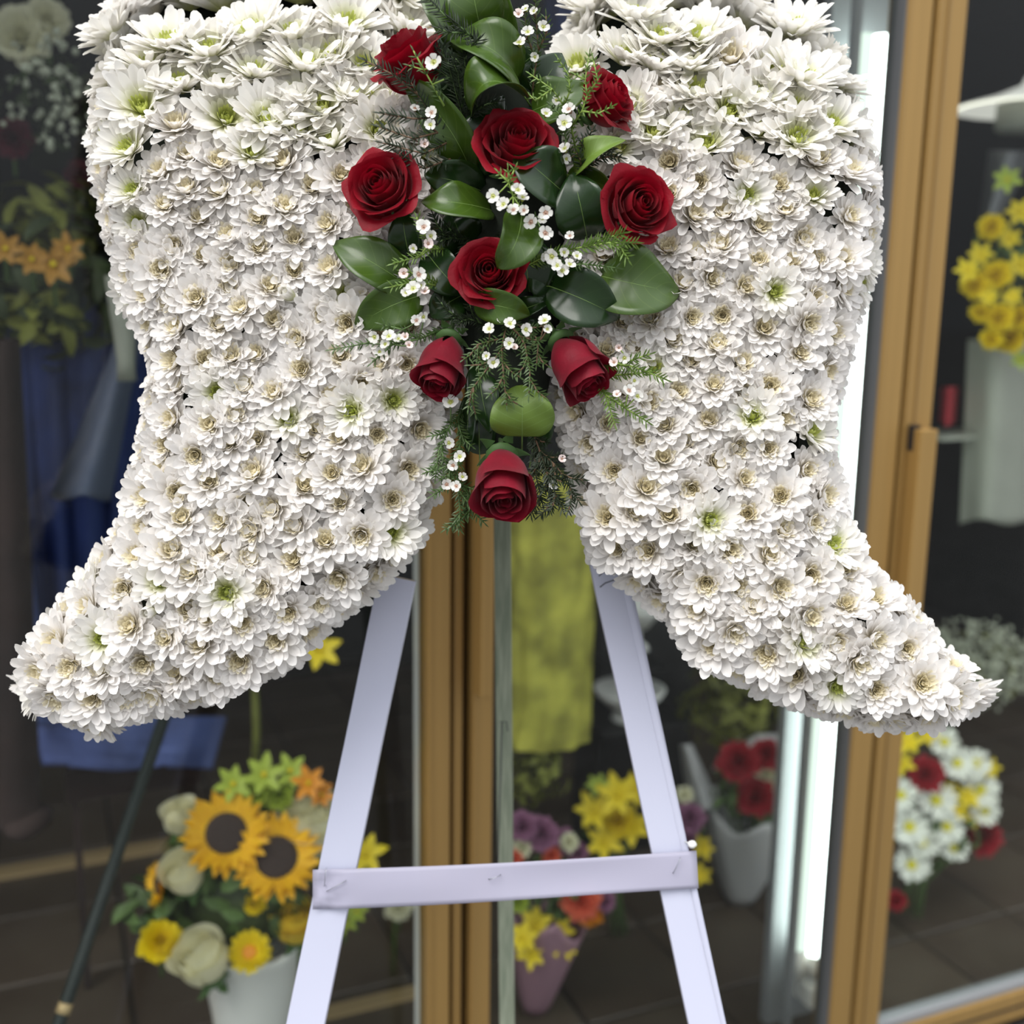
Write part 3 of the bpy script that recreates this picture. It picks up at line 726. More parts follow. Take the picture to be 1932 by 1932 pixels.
L_((874, 556), (812, 598), 54, .05, .065, .055, roll=-10, bend=.08, mat='leaf_dark', label='small dark leaf between the middle rose and the lower left rose')
L_((894, 574), (1000, 596), 52, .07, .095, .08, roll=24, bend=-.12, mat='leaf', label='small green leaf directly beneath the middle rose')
L_((958, 592), (1040, 562), 34, .055, .07, .065, roll=-20, bend=.05, mat='leaf_dark', label='narrow dark leaf right of the small leaf beneath the middle rose')
L_((1036, 540), (1170, 600), 84, .068, .088, .07, roll=8, bend=-.05, mat='leaf_dark', label='shiny dark leaf with bright glints at the right of the spray')
L_((1122, 518), (1284, 552), 108, .055, .080, .06, roll=-6, bend=.02, mat='leaf', label='largest green leaf, pointing right at the far right of the spray')
L_((985, 824), (986, 726), 96, .072, .088, .075, roll=3, mat='leaf_light', fold=.12, shape=.62, label='light green heart shaped leaf above the bottom rose')
L_((902, 690), (926, 818), 50, .045, .06, .06, roll=-14, bend=.05, mat='leaf_dark', label='dark narrow leaf left of the heart shaped leaf')
L_((890, 740), (884, 858), 32, .035, .05, .05, roll=20, bend=.08, mat='leaf_dark', label='dark narrow leaf above the bottom rose at its left')
L_((1125, 500), (1205, 440), 70, .042, .055, .05, roll=0, mat='leaf_dark', label='dark leaf beneath the right hand waxflower sprig')
L_((1000, 560), (985, 430), 80, .055, .07, .06, roll=6, mat='leaf_dark', label='dark leaf in the middle right of the middle rose')
L_((1060, 560), (1010, 480), 70, .05, .065, .06, roll=-8, mat='leaf_dark', label='dark leaf behind the right hand waxflowers')
L_((880, 470), (850, 400), 70, .05, .065, .06, roll=10, mat='leaf_dark', label='dark leaf behind the middle left waxflowers')
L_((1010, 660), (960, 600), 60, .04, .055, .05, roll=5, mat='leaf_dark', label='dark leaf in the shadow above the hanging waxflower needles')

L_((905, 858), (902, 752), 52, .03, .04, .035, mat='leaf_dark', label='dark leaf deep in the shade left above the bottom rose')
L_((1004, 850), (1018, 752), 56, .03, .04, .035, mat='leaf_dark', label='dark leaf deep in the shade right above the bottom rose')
L_((880, 196), (828, 54), 104, .02, .035, .03, mat='leaf_dark', label='dark leaf behind the feathery sprig right of the top left rose')
# ------------------------------------------------------------------ roses
def rose_petal(a0, hw, rm, z0, z1, flare, rollz, spiral, point, rn, droop=.12):
    m = MB(); rows = []; NV, NU = 9, 10; j1, j2 = rn.uniform(0, 9), rn.uniform(0, 9)
    for i in range(NV + 1):
        v = i / NV; row = []
        for j in range(NU + 1):
            u = j / NU * 2 - 1
            wdt = .42 + .58 * math.sin(math.pi * .5 * min(1, v * 1.25))
            edge = 1 - (abs(u) ** 3.2) * droop * v
            vv = v * edge
            rr = rm * math.sin(math.pi * .5 * min(1, (vv * 1.55 + .08))) ** .8
            if vv > .70: rr -= rm * .14 * (vv - .70) / .30 * (1 if flare < .05 else 0)
            fl_ = max(0, vv - .62) / .38
            rr += flare * fl_ ** 1.6 * (1 + .25 * math.sin(u * 5 + j1)) + spiral * u * rm
            z = z0 + (z1 - z0) * vv - rollz * fl_ ** 2.4 + .02 * math.sin(u * 7 + j2) * fl_
            z += point * max(0, 1 - abs(u) * 2.6) * max(0, v - .8) / .2 * .5
            rr += point * .6 * max(0, 1 - abs(u) * 2.6) * max(0, v - .8) / .2
            a = a0 + u * hw * wdt
            row.append(Vector((rr * math.cos(a), rr * math.sin(a), z)))
        rows.append(row)
    m.grid(rows); return m
def rose_set(kind, mat, seed):
    rn = random.Random(seed); out = []
    if kind == 'open':
        lay = [(2, 1.9, .10, .15, 1.02, 0, 0, .14, 0), (3, 1.5, .19, .10, 1.06, 0, 0, .12, 0), (3, 1.35, .30, .08, 1.09, .02, .02, .10, 0), (4, 1.15, .41, .05, 1.08, .05, .04, .09, .02),
               (4, 1.05, .53, 0, 1.04, .10, .08, .08, .04), (5, .95, .65, -.06, .97, .17, .14, .07, .08), (5, .86, .77, -.12, .80, .27, .22, .06, .16)]
    elif kind == 'bud':
        lay = [(2, 1.9, .09, .2, 1.30, 0, 0, .14, 0), (3, 1.5, .17, .15, 1.34, 0, 0, .12, 0), (3, 1.4, .27, .08, 1.38, .0, 0, .11, 0), (3, 1.35, .38, .0, 1.40, .02, .02, .10, .01), (3, 1.35, .48, -.1, 1.38, .05, .04, .09, .04), (3, 1.25, .58, -.18, 1.22, .10, .08, .07, .10)]
    for li, (n, hw, rm, z0, z1, fl_, ro, sp__, pt_) in enumerate(lay):
        off = rn.random() * 6.28
        for k in range(n):
            m = rose_petal(off + 2 * math.pi * k / n + rn.uniform(-.12, .12), hw * rn.uniform(.93, 1.05), rm * rn.uniform(.96, 1.04), z0, z1 * rn.uniform(.96, 1.02), fl_ * rn.uniform(.75, 1.25), ro, sp__, pt_ * rn.uniform(.5, 1.2), rn)
            out.append(m.mesh('petal', mat))
    c = MB(); c.lathe([(.02, -.5), (.07, -.48), (.16, -.36), (.30, -.26), (.36, -.16), (.2, -.1)], 12)
    for k in range(5):
        a = k * 1.256; rows = []
        for t in range(6):
            v = t / 5; rr = .3 + .32 * v; z = -.26 - .05 * v + .1 * v * v; w = .13 * (1 - v) + .01
            rows.append([Vector((rr * math.cos(a) - q * w * math.sin(a), rr * math.sin(a) + q * w * math.cos(a), z - .03 * abs(q))) for q in (-1, 0, 1)])
        c.grid(rows)
    s = MB(); s.tube([Vector((0, 0, -.45)), Vector((.02, 0, -1.2)), Vector((0, .02, -1.8))], .06, 7)
    return out, c.mesh('calyx', M['calyx']), s.mesh('stem', M['stem'])
RS = {('open', i): rose_set('open', M['rose_red'], 50 + i) for i in range(3)}
RS.update({('bud', i): rose_set('bud', M['rose_bud_red'], 80 + i) for i in range(2)})
def rose(px, py, h, rpx, ax, spin, kind, var, label, root_name='red_rose', setx=None, scale_z=1.0, cat='rose', group=None, world=None, stem=True):
    ps, cal, st = setx or RS[(kind, var)]
    loc = world if world is not None else W(px, py, h)
    s = rpx * mpp(loc)
    root = empty(root_name, loc, label, cat, group)
    rot = frame(ax, spin)
    m = rot.to_4x4() @ Matrix.Diagonal((s, s, s * scale_z, 1)) @ Matrix.Translation((0, 0, -.45))
    for me in ps:
        inst('petal', me, root, m)
    inst('calyx', cal, root, m)
    if stem: inst('stem', st, root, m)
    return root
def A(x, y, z): return (VX * x + VY * y + VZ * z).normalized()
RG = 'red roses of the spray'
rose(776, 122, .075, 76, A(-.55, .70, .50), 1.0, 'open', 0, 'red rose at the top left of the spray, side view, crossed by fine sprigs', scale_z=1.25, group=RG)
rose(1140, 192, .068, 64, A(.75, .35, .55), .3, 'open', 1, 'red rose at the upper right of the spray, partly behind light green sprigs', scale_z=1.1, group=RG)
rose(974, 282, .085, 80, A(.12, .45, 1), 2.2, 'open', 2, 'open red rose in the upper middle of the spray', scale_z=1.05, group=RG)
rose(724, 360, .085, 75, A(-.28, .18, 1), .6, 'open', 1, 'open red rose at the left of the spray against the left wing', scale_z=1.05, group=RG)
rose(1200, 392, .085, 74, A(.36, .05, 1), 3.3, 'open', 0, 'open red rose at the right of the spray against the right wing', scale_z=1.05, group=RG)
rose(924, 516, .085, 68, A(-.05, .10, 1), 4.1, 'open', 2, 'red rose in the middle of the spray, partly under a curled leaf', scale_z=.9, group=RG)
rose(838, 676, .075, 74, A(-.15, -.80, .55), .4, 'bud', 0, 'half open red rose at the lower left of the spray, nodding down', scale_z=1.1, group=RG)
rose(1082, 678, .075, 80, A(.45, -.75, .50), 2.0, 'bud', 1, 'half open red rose at the lower right of the spray, nodding down', scale_z=1.05, group=RG)
rose(949, 896, .075, 90, A(.05, -.70, .80), 1.2, 'bud', 0, 'lowest red rose, hanging at the bottom tip of the spray', scale_z=1.05, group=RG)

# ------------------------------------------------------------------ waxflower sprigs
def wf_mesh(seed, pm, cm):
    rn = random.Random(seed); m = MB()
    for k in range(5):
        a = k * 1.2566 + rn.uniform(-.12, .12); rows = []; el = rn.uniform(.25, .75)
        for v, w in ((0, .18), (.25, .34), (.55, .45), (.85, .40), (1, .20)):
            x = .30 + .74 * v * math.cos(el); z = .25 + .62 * v * math.sin(el) * (1 - .3 * v)
            rows.append([Vector((x * math.cos(a) - q * w * math.sin(a), x * math.sin(a) + q * w * math.cos(a), z + .18 * w * q * q)) for q in (-1, 0, 1)])
        m.grid(rows)
    c = MB(); c.lathe([(.06, -.75), (.2, -.6), (.38, -.15), (.46, .24), (.42, .31), (.26, .2), (.12, .2), (.06, .40), (.02, .42)], 10)
    return m.mesh('waxflower', pm), c.mesh('flower_cup', cm)
WF = [wf_mesh(1, M['wax_petal'], M['wax_cup']), wf_mesh(2, M['wax_petal'], M['wax_cup']), wf_mesh(3, M['wax_petal'], M['wax_cup_brown'])]
WFP = [wf_mesh(5, M['wax_pink'], M['wax_cup_brown'])]
def needle(mb, p, d, L, w):
    d = d.normalized(); x = d.cross(VZ)
    x = x.normalized() if x.length > .1 else VX.copy()
    y = d.cross(x); b = len(mb.v)
    for k in range(3):
        a = k * 2.094; mb.v.append(p + (x * math.cos(a) + y * math.sin(a)) * w * .6)
    for k in range(3):
        a = k * 2.094; mb.v.append(p + d * L * .55 + (x * math.cos(a) + y * math.sin(a)) * w - VZ * 0)
    mb.v.append(p + d * L)
    for k in range(3):
        k2 = (k + 1) % 3; mb.f.append((b + k, b + k2, b + 3 + k2, b + 3 + k)); mb.f.append((b + 3 + k, b + 3 + k2, b + 6))
def sprig(paths, flowers, label, nm='needle_mid', sm='stem', seed=1, nlen=15, dens=7.0, name='waxflower_sprig', cat='sprig', nw=.0008, droop=0.0, sub=0):
    rn = random.Random(seed); S = MB(); Nn = MB(); px2m = D0 / FPX
    allp = []
    for pth in paths:
        pts = [W(*p) for p in pth]; allp.append(pts)
    if sub:
        extra = []
        for pts, pth in zip(list(allp), paths):
            tot = len(pts)
            for k in range(sub):
                t = (k + .8) / (sub + .6) * (tot - 1); i = min(int(t), tot - 2); p = pts[i].lerp(pts[i + 1], t - i)
                d = (pts[i + 1] - pts[i]).normalized(); sd = d.cross(VZ).normalized() * (1 if k % 2 else -1)
                l = rn.uniform(24, 46) * px2m
                q = p + (d * .75 + sd * .65 + VZ * rn.uniform(-.2, .35)).normalized() * l
                extra.append([p, p.lerp(q, .5) + d * .002, q])
        allp += extra
    for pts in allp:
        n = len(pts); S.tube(pts, [.0009 * (1 - .6 * i / n) for i in range(n)], 5)
        for i in range(n - 1):
            a, b = pts[i], pts[i + 1]; L = (b - a).length; d = (b - a).normalized(); c = max(1, int(L / (dens * px2m)))
            for k in range(c):
                p = a.lerp(b, (k + rn.random() * .5) / c)
                for s in (-1, 1):
                    sd = d.cross(VZ).normalized() * s
                    needle(Nn, p, d * rn.uniform(.45, .9) + sd * rn.uniform(.6, .95) + VZ * rn.uniform(-.35, .5) + Vector((0, 0, -droop)), nlen * px2m * rn.uniform(.85, 1.35), nw)
                if rn.random() < .6: needle(Nn, p, d * .8 + VZ * .7, nlen * px2m * .8, nw)
        needle(Nn, pts[-1], pts[-1] - pts[-2], nlen * px2m, nw)
    for f in flowers:                        # stalks from the flower to the nearest stem point
        p = W(f[0], f[1], f[2]); q = min((r_ for pts in allp for r_ in pts), key=lambda r__: (r__ - p).length)
        S.tube([q, q.lerp(p, .5) - VZ * .003, p - VZ * .003], .0006, 5)
    root = empty(name, allp[0][0], label, cat)
    S.build('stem', M[sm], root)
    nd = Nn.build('needle_leaves', M[nm], root, smooth=False); nd['kind'] = 'stuff'
    ro = root.location.copy()
    for f in flowers:
        me, cm = (rn.choice(WFP) if len(f) > 4 and f[4] == 'pink' else rn.choice(WF))
        r = (f[3] if len(f) > 3 else 12) * px2m * .88
        ax = A(rn.uniform(-.5, .5), rn.uniform(-.3, .55), 1)
        o = inst('waxflower', me, root, trs(W(f[0], f[1], f[2]) - ro, frame(ax, rn.uniform(0, 6)), r)); inst('flower_cup', cm, o, Matrix.Identity(4))
    return root
h = .085
sprig([[(866, 330, .06), (842, 270, .08), (818, 222, .09), (790, 180, .095), (760, 130, .10)],
       [(818, 222, .09), (780, 224, .10), (720, 214, .105)], [(826, 250, .09), (780, 262, .10), (716, 240, .105)], [(842, 270, .085), (800, 290, .10), (722, 270, .10)], [(790, 180, .095), (740, 140, .10), (688, 114, .10)], [(850, 300, .08), (800, 318, .09), (752, 290, .095)]],
      [(815, 214, .10, 13), (813, 236, .10, 12), (802, 272, .095, 10, 'pink'), (783, 206, .09, 10)], 'dark needled waxflower sprig fanning left between the top left and left roses', 'needle_dark', 'stem_brown', 1, 17, 7)
sprig([[(838, 200, .10), (816, 160, .105), (800, 132, .11), (772, 124, .112)], [(800, 132, .11), (780, 96, .112)], [(816, 160, .105), (838, 150, .11)]],
      [(820, 119, .118, 17)], 'sprig with one large white waxflower in front of the top left rose', 'needle_mid', 'stem_lime', 2, 12, 12)
sprig([[(896, 300, .05), (880, 240, .07), (862, 180, .085), (846, 120, .092), (820, 90, .09)], [(880, 240, .07), (900, 200, .08), (884, 150, .085)], [(862, 180, .085), (880, 140, .09), (876, 100, .09)]],
      [], 'feathery dark green sprig between the long drooping leaf and the arching leaf', 'needle_dark', 'stem', 3, 17, 4.0, name='fern_sprig', nw=.0007, sub=4)
sprig([[(902, 80, .085), (870, 52, .095), (838, 28, .10), (800, -10, .10)], [(880, 60, .09), (850, 62, .1), (828, 54, .1)]], [], 'feathery dark green sprig lying over the top left leaves', 'needle_dark', 'stem', 4, 20, 4.5, name='fern_sprig', nw=.0007)
sprig([[(1002, 200, .05), (1008, 140, .06), (1016, 95, .07), (1012, 40, .075), (1010, -10, .08)], [(1016, 95, .07), (1032, 60, .075), (1030, 30, .08)], [(1010, 110, .07), (995, 70, .075), (990, 20, .08)]],
      [(980, 82, .085, 14), (996, 62, .085, 13), (1024, 52, .085, 13), (978, 28, .085, 11, 'pink'), (1010, 108, .08, 10), (992, 18, .085, 9), (1008, 22, .08, 9)], 'brown stemmed waxflower sprig rising at the top between the two wings', 'needle_mid', 'stem_brown', 5, 13, 7)
sprig([[(1090, 300, .06), (1078, 240, .08), (1064, 200, .09), (1042, 168, .10), (1000, 140, .10)], [(1064, 200, .09), (1076, 170, .10), (1072, 140, .10), (1052, 110, .105)],
       [(1078, 240, .08), (1098, 210, .095), (1108, 180, .10), (1104, 150, .10), (1112, 100, .105)], [(1104, 150, .10), (1084, 140, .10)], [(1108, 180, .10), (1128, 150, .11), (1118, 108, .11)], [(1098, 210, .095), (1130, 214, .10), (1156, 200, .105)], [(1042, 168, .10), (1010, 190, .10), (1000, 180, .10)]],
      [], 'light green branching sprig in front of the upper right rose', 'needle_lime', 'stem_lime', 6, 10, 8)
sprig([[(1084, 310, .06), (1068, 262, .08), (1060, 220, .09), (1040, 200, .09)]],
      [(1064, 234, .10, 17), (1074, 208, .095, 14), (1030, 216, .095, 12), (1066, 282, .09, 13), (1050, 190, .09, 10)], 'short sprig of white waxflowers below the light green sprig', 'needle_mid', 'stem', 7, 12, 8)
sprig([[(985, 400, .10), (968, 370, .115), (960, 345, .12), (958, 318, .12)], [(960, 345, .12), (972, 316, .12)], [(960, 345, .12), (940, 325, .12)]],
      [(931, 371, .125, 14), (951, 387, .128, 14), (969, 398, .125, 13), (989, 398, .12, 11), (976, 360, .125, 14), (986, 374, .12, 12)], 'cluster of waxflowers with lime tips below the upper middle rose', 'needle_lime', 'stem_lime', 8, 11, 8)
sprig([[(1010, 470, .07), (1012, 440, .09), (1010, 410, .10)]],
      [(1003, 420, .11, 15), (1030, 402, .11, 14), (1028, 441, .11, 15), (1024, 412, .10, 11)], 'cluster of open white waxflowers in the middle between two dark leaves', 'needle_mid', 'stem', 9, 12, 9)
sprig([[(840, 470, .07), (812, 470, .09), (790, 485, .10), (742, 498, .10)], [(812, 470, .09), (800, 440, .1), (786, 410, .1)]],
      [(800, 430, .11, 15), (812, 446, .105, 12), (780, 469, .105, 9), (807, 460, .11, 11, 'pink'), (795, 425, .105, 11)], 'waxflower sprig right below the left hand rose', 'needle_lime', 'stem_lime', 10, 13, 7)
sprig([[(830, 540, .07), (800, 535, .09), (770, 535, .10), (735, 542, .10)], [(830, 540, .07), (800, 520, .09), (760, 512, .095)]],
      [(763, 516, .11, 11, 'pink'), (789, 519, .112, 15), (780, 546, .112, 15), (802, 551, .11, 10, 'pink'), (767, 553, .108, 11), (793, 540, .11, 11)], 'cluster of waxflowers over the two left hand pointed leaves', 'needle_lime', 'stem_lime', 11, 12, 7)
sprig([[(1000, 500, .07), (1040, 478, .09), (1100, 466, .10), (1150, 458, .105), (1200, 458, .105)], [(1150, 458, .105), (1172, 470, .105), (1184, 488, .105)], [(1100, 466, .10), (1140, 450, .10), (1178, 440, .105)]],
      [], 'green sprig reaching right below the right hand rose, the upper of two', 'needle_lime', 'stem_lime', 12, 15, 5)
sprig([[(1010, 500, .07), (1050, 495, .09), (1100, 498, .10), (1166, 506, .10)]],
      [(1042, 484, .105, 15), (1030, 484, .10, 11), (1060, 512, .105, 14), (1052, 502, .108, 12), (1074, 500, .105, 12), (1088, 484, .1, 10), (1076, 446, .1, 10), (1064, 476, .1, 10)], 'sprig with white waxflowers reaching right, the lower of two', 'needle_mid', 'stem', 13, 12, 6)
sprig([[(840, 620, .05), (790, 640, .08), (740, 650, .09), (690, 648, .09), (625, 660, .085)], [(740, 650, .09), (720, 668, .09), (702, 684, .09)], [(790, 640, .08), (760, 622, .085), (720, 612, .085)]],
      [(708, 636, .10, 13), (734, 636, .10, 14), (728, 650, .1, 11), (765, 636, .10, 9, 'pink'), (771, 652, .10, 9, 'pink'), (716, 664, .095, 10), (786, 606, .09, 12), (800, 598, .09, 11), (752, 640, .09, 10)], 'sprig with small waxflowers reaching left from the lower left rose', 'needle_mid', 'stem', 14, 13, 8)
sprig([[(960, 560, .05), (958, 600, .08), (946, 660, .09), (916, 700, .095), (890, 735, .095), (884, 770, .095)], [(946, 660, .09), (950, 710, .095), (956, 765, .095)], [(958, 600, .08), (990, 650, .095), (1000, 700, .10), (998, 748, .10)], [(958, 600, .08), (1016, 640, .08), (1012, 690, .09)], [(940, 640, .085), (902, 650, .09), (900, 690, .09)]],
      [(924, 622, .10, 13), (962, 612, .10, 13), (991, 622, .105, 13), (1028, 606, .10, 13), (1032, 622, .1, 10), (930, 684, .10, 12), (962, 648, .10, 12), (970, 656, .095, 8, 'pink'), (918, 672, .1, 9), (946, 606, .09, 10)], 'hanging bunch of needles and waxflowers between the two lower roses', 'needle_mid', 'stem_brown', 15, 12, 6, sub=3)
sprig([[(1100, 690, .05), (1150, 690, .08), (1190, 690, .09), (1256, 716, .09)], [(1150, 690, .08), (1190, 680, .09), (1226, 668, .09)], [(1120, 700, .06), (1142, 745, .085), (1160, 800, .09)], [(1142, 745, .085), (1180, 770, .09), (1222, 796, .09)], [(1130, 710, .06), (1200, 705, .08), (1230, 700, .085)]],
      [(1159, 684, .10, 10, 'pink'), (1179, 675, .10, 12), (1164, 745, .10, 9, 'pink'), (1168, 656, .095, 8, 'pink'), (1186, 738, .095, 13), (1202, 748, .09, 12), (1196, 718, .09, 10)], 'sprig with pink tinged waxflowers reaching right from the lower right rose', 'needle_lime', 'stem_lime', 16, 14, 6)
sprig([[(880, 770, .04), (868, 840, .06), (862, 900, .065), (868, 960, .065), (866, 1000, .06)], [(868, 840, .06), (850, 880, .065), (846, 920, .065)], [(862, 900, .065), (888, 940, .06), (884, 975, .06)], [(880, 770, .04), (850, 800, .06), (828, 850, .065), (822, 900, .065)]],
      [(846, 836, .07, 12), (868, 862, .075, 13), (842, 914, .075, 12), (862, 918, .075, 12), (856, 878, .07, 12), (872, 900, .07, 10), (850, 760, .08, 16)], 'waxflower sprig hanging left of the bottom rose', 'needle_mid', 'stem', 17, 13, 5, sub=4)
sprig([[(1000, 800, .04), (1018, 850, .06), (1034, 900, .065), (1062, 962, .065)], [(1018, 850, .06), (1050, 880, .065), (1092, 945, .065)], [(1006, 830, .05), (1012, 900, .06), (1024, 950, .06)], [(1018, 850, .06), (1040, 920, .06), (1042, 955, .06)]],
      [(1044, 915, .065, 10), (1060, 866, .065, 9, 'pink')], 'dark needled sprig hanging right of the bottom rose', 'needle_dark', 'stem_brown', 18, 14, 4.5, sub=4)
sprig([[(1078, 360, .05), (1100, 320, .08), (1130, 300, .09), (1158, 276, .09)], [(1100, 320, .08), (1110, 290, .085), (1100, 262, .09)]], [(1068, 300, .085, 10)], 'short dark sprig behind the light green arching leaf', 'needle_dark', 'stem_brown', 19, 13, 5, sub=2)
sprig([[(950, 640, .03), (910, 610, .06), (880, 600, .07), (850, 600, .075)]], [], 'short dark needled sprig above the lower left rose', 'needle_dark', 'stem', 21, 14, 4.5, sub=4, name='fern_sprig')
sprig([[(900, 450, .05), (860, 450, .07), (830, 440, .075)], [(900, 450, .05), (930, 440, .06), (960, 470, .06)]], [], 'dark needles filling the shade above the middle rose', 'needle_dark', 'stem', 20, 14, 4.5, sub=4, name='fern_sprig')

# ------------------------------------------------------------------ background: flower kinds
def flower_mesh(n, L, Wd, el, rings, mat, name='petals', seed=1, r0=.3, tw=TW, curl=10):
    rn = random.Random(seed); m = MB()
    for k_ in range(rings):
        off = rn.random() * 6
        for k in range(n): petal(m, off + 2 * math.pi * (k + rn.uniform(-.2, .2)) / n, L * (1 - .12 * k_) * rn.uniform(.88, 1.05), Wd, R(el + 18 * k_), R(curl + rn.uniform(-10, 10)), .3, r0, 0.02 * k_, tw=tw)
    return m.mesh(name, mat)
def disc_mesh(r, hgt, mat):
    m = MB(); m.lathe([(.001, -.1), (r, -.08), (r * 1.02, hgt * .5), (r * .8, hgt), (r * .45, hgt * .9), (.001, hgt * .8)], 18); return m.mesh('flower_heart', mat)
PT = [(0, .5), (.25, .85), (.5, 1.0), (.75, .7), (.92, .3), (1, .06)]
SUNP = flower_mesh(20, .62, .24, 8, 2, M['sun_petal'], seed=4, r0=.40, tw=PT); SUND = disc_mesh(.46, .1, M['sun_disc'])
DAIP = flower_mesh(13, .72, .30, 6, 1, M['daisy_white'], seed=5, r0=.24); DAID = disc_mesh(.26, .1, M['daisy_heart'])
YELP = flower_mesh(18, .62, .22, 12, 3, M['yellow'], seed=6, r0=.25); YELD = disc_mesh(.28, .12, M['orange'])
def lily(mat, seed): return flower_mesh(6, .95, .46, 28, 1, M[mat], seed=seed, r0=.08, curl=-25, tw=PT)
LIL = {c: lily(c, 9) for c in ('orange', 'yellow', 'lime', 'dull_orange', 'mauve', 'coral')}
LILC = disc_mesh(.12, .3, M['yellow'])
def pom_mesh(mat, seed):
    rn = random.Random(seed); m = MB()
    for n, L, Wd, el in ((12, .9, .42, 0), (12, .9, .4, 22), (11, .85, .36, 42), (9, .8, .32, 60), (6, .7, .3, 78)):
        off = rn.random() * 6
        for k in range(n): petal(m, off + 6.283 * k / n, L * rn.uniform(.85, 1.05), Wd, R(el + rn.uniform(-8, 8)), R(15), .3, .08, 0)
    return m.mesh('carnation', mat)
POM = {c: pom_mesh(M[c], 3) for c in ('carnation_red', 'yellow', 'mauve', 'coral', 'lime', 'cream_petal', 'red_dark', 'orange')}
BRS = {c: rose_set('bud', M[c], 70) for c in ('cream_rose', 'yellow_rose')}
def set_flower(kind, p, rad, parent, ax=None, name=None, spin=None, label=None, cat=None, group=None):
    """one background flower: a top-level thing when parent is None, else a part"""
    ax = ax if ax is not None else (CAM - p).normalized() + UP * .25
    rot = frame(ax, spin if spin is not None else random.uniform(0, 6))
    tops = {'sunflower': (SUNP, SUND, 'sunflower'), 'daisy': (DAIP, DAID, 'daisy'), 'yellow_daisy': (YELP, YELD, 'yellow_daisy')}
    if kind in tops: a, b, nm = tops[kind]
    elif kind.startswith('lily_'): a, b, nm = LIL[kind[5:]], LILC, 'lily'
    elif kind.startswith('pom_'): a, b, nm = POM[kind[4:]], None, 'carnation'
    nm = name or nm
    if parent is None:
        root = empty(nm, p, label, cat or 'flower', group)
        inst('petals', a, root, rot.to_4x4() @ Matrix.Scale(rad, 4))
        if b: inst('flower_heart', b, root, rot.to_4x4() @ Matrix.Scale(rad, 4))
        sg_ = MB(); q = p - ax.normalized() * rad * .05; sg_.tube([q, q - ax.normalized() * rad * .7 - UP * rad * .3, q - ax.normalized() * rad * .9 - UP * rad * 1.4], .003, 6); sg_.build('stem', M['stem'], root)
        return root
    o = inst(nm, a, parent, trs(p - world_origin(parent), rot, rad))
    if b: inst('flower_heart', b, o, Matrix.Identity(4))
    return o
def bg_rose(color, p, rad, label, group=None, ax=None):
    ax = ax if ax is not None else (CAM - p).normalized() * .55 + UP * .9 + DU * random.uniform(-.5, .5)
    return rose(0, 0, 0, 1, ax, random.uniform(0, 6), None, None, label, root_name=color, setx=BRS[color], world=p, cat='rose', group=group, scale_z=1.15) if False else _bgr(color, p, rad, label, group, ax)
def _bgr(color, p, rad, label, group, ax):
    ps, cal, st = BRS[color]; root = empty(color, p, label, 'rose', group)
    m = frame(ax, random.uniform(0, 6)).to_4x4() @ Matrix.Diagonal((rad * 1.5, rad * 1.5, rad * 1.35, 1)) @ Matrix.Translation((0, 0, -.62))
    for me in ps[::1]: inst('petal', me, root, m)
    inst('calyx', cal, root, m); inst('stem', st, root, m); return root
def leafy(c, rad, n, size, mat, parent=None, seed=1, name='foliage', squash=(1, 1, 1), shape=PT):
    rn = random.Random(seed); m = MB()
    for _ in range(n):
        d = Vector((rn.gauss(0, 1), rn.gauss(0, 1), rn.gauss(0, 1))).normalized(); p = c + Vector((d.x * squash[0], d.y * squash[1], d.z * squash[2])) * rad * rn.uniform(.35, 1.0)
        tmp = MB(); petal(tmp, 0, size * rn.uniform(.6, 1.3), size * .45, R(rn.uniform(0, 40)), R(-40), .3, 0, 0, tw=shape)
        fr_ = frame(d + Vector((0, 0, .3)), rn.uniform(0, 6)); b = len(m.v)
        m.v += [p + fr_ @ v for v in tmp.v]; m.f += [tuple(b + i for i in f) for f in tmp.f]
    o = m.build(name, M[mat], parent); o['kind'] = 'stuff'; return o
def dots(c, rad, n, size, mat, parent=None, seed=1, name='blossoms', squash=(1, 1, 1)):
    rn = random.Random(seed); m = MB()
    for _ in range(n):
        d = Vector((rn.gauss(0, 1), rn.gauss(0, 1), rn.gauss(0, 1))).normalized(); p = c + Vector((d.x * squash[0], d.y * squash[1], d.z * squash[2])) * rad * rn.uniform(.3, 1.0)
        s = size * rn.uniform(.6, 1.2); m.blob(p, (s, s, s), seed=rn.random() * 9, amp=.5, sub=(6, 4))
    o = m.build(name, M[mat], parent); o['kind'] = 'stuff'; return o
def lathe_obj(name, base, prof, mat, parent=None, n=28, wob=0):
    m = MB(); m.lathe(prof, n, base, wob); return m.build(name, mat, parent)

# --- sunflower arrangement in a white pot, left pane
NP = .30
pc = at(480, 1870, NP)
potbase = dp(cs(pc)[0], NP + .02, 0.006); kk = mpp(pc)
zr = at(480, 1790, NP).z; rp = 92 * kk
pot = lathe_obj('flower_pot', potbase, [(.001, 0), (rp * .55, 0), (rp * .62, .01), (rp * .85, zr * .6), (rp * 1.02, zr * .95), (rp * 1.08, zr), (rp * 1.0, zr + .004), (rp * .96, zr * .93), (rp * .3, zr * .9)], M['white_ceramic'])
tag(pot, 'white round pot holding the sunflower arrangement at the lower left', 'pot')
fm = MB(); fm.blob(at(455, 1690, NP + .03), (.095, .075, .085), 2, .2, (14, 10)); tag(fm.build('floral_foam', M['foliage_dark']), 'dark leafy core in the middle of the sunflower arrangement', 'foam')
lf = leafy(at(450, 1660, NP + .03), .145, 240, .045, 'foliage', seed=5, squash=(1.0, .6, 1.0)); tag(lf, 'green foliage filling the sunflower arrangement', 'foliage')
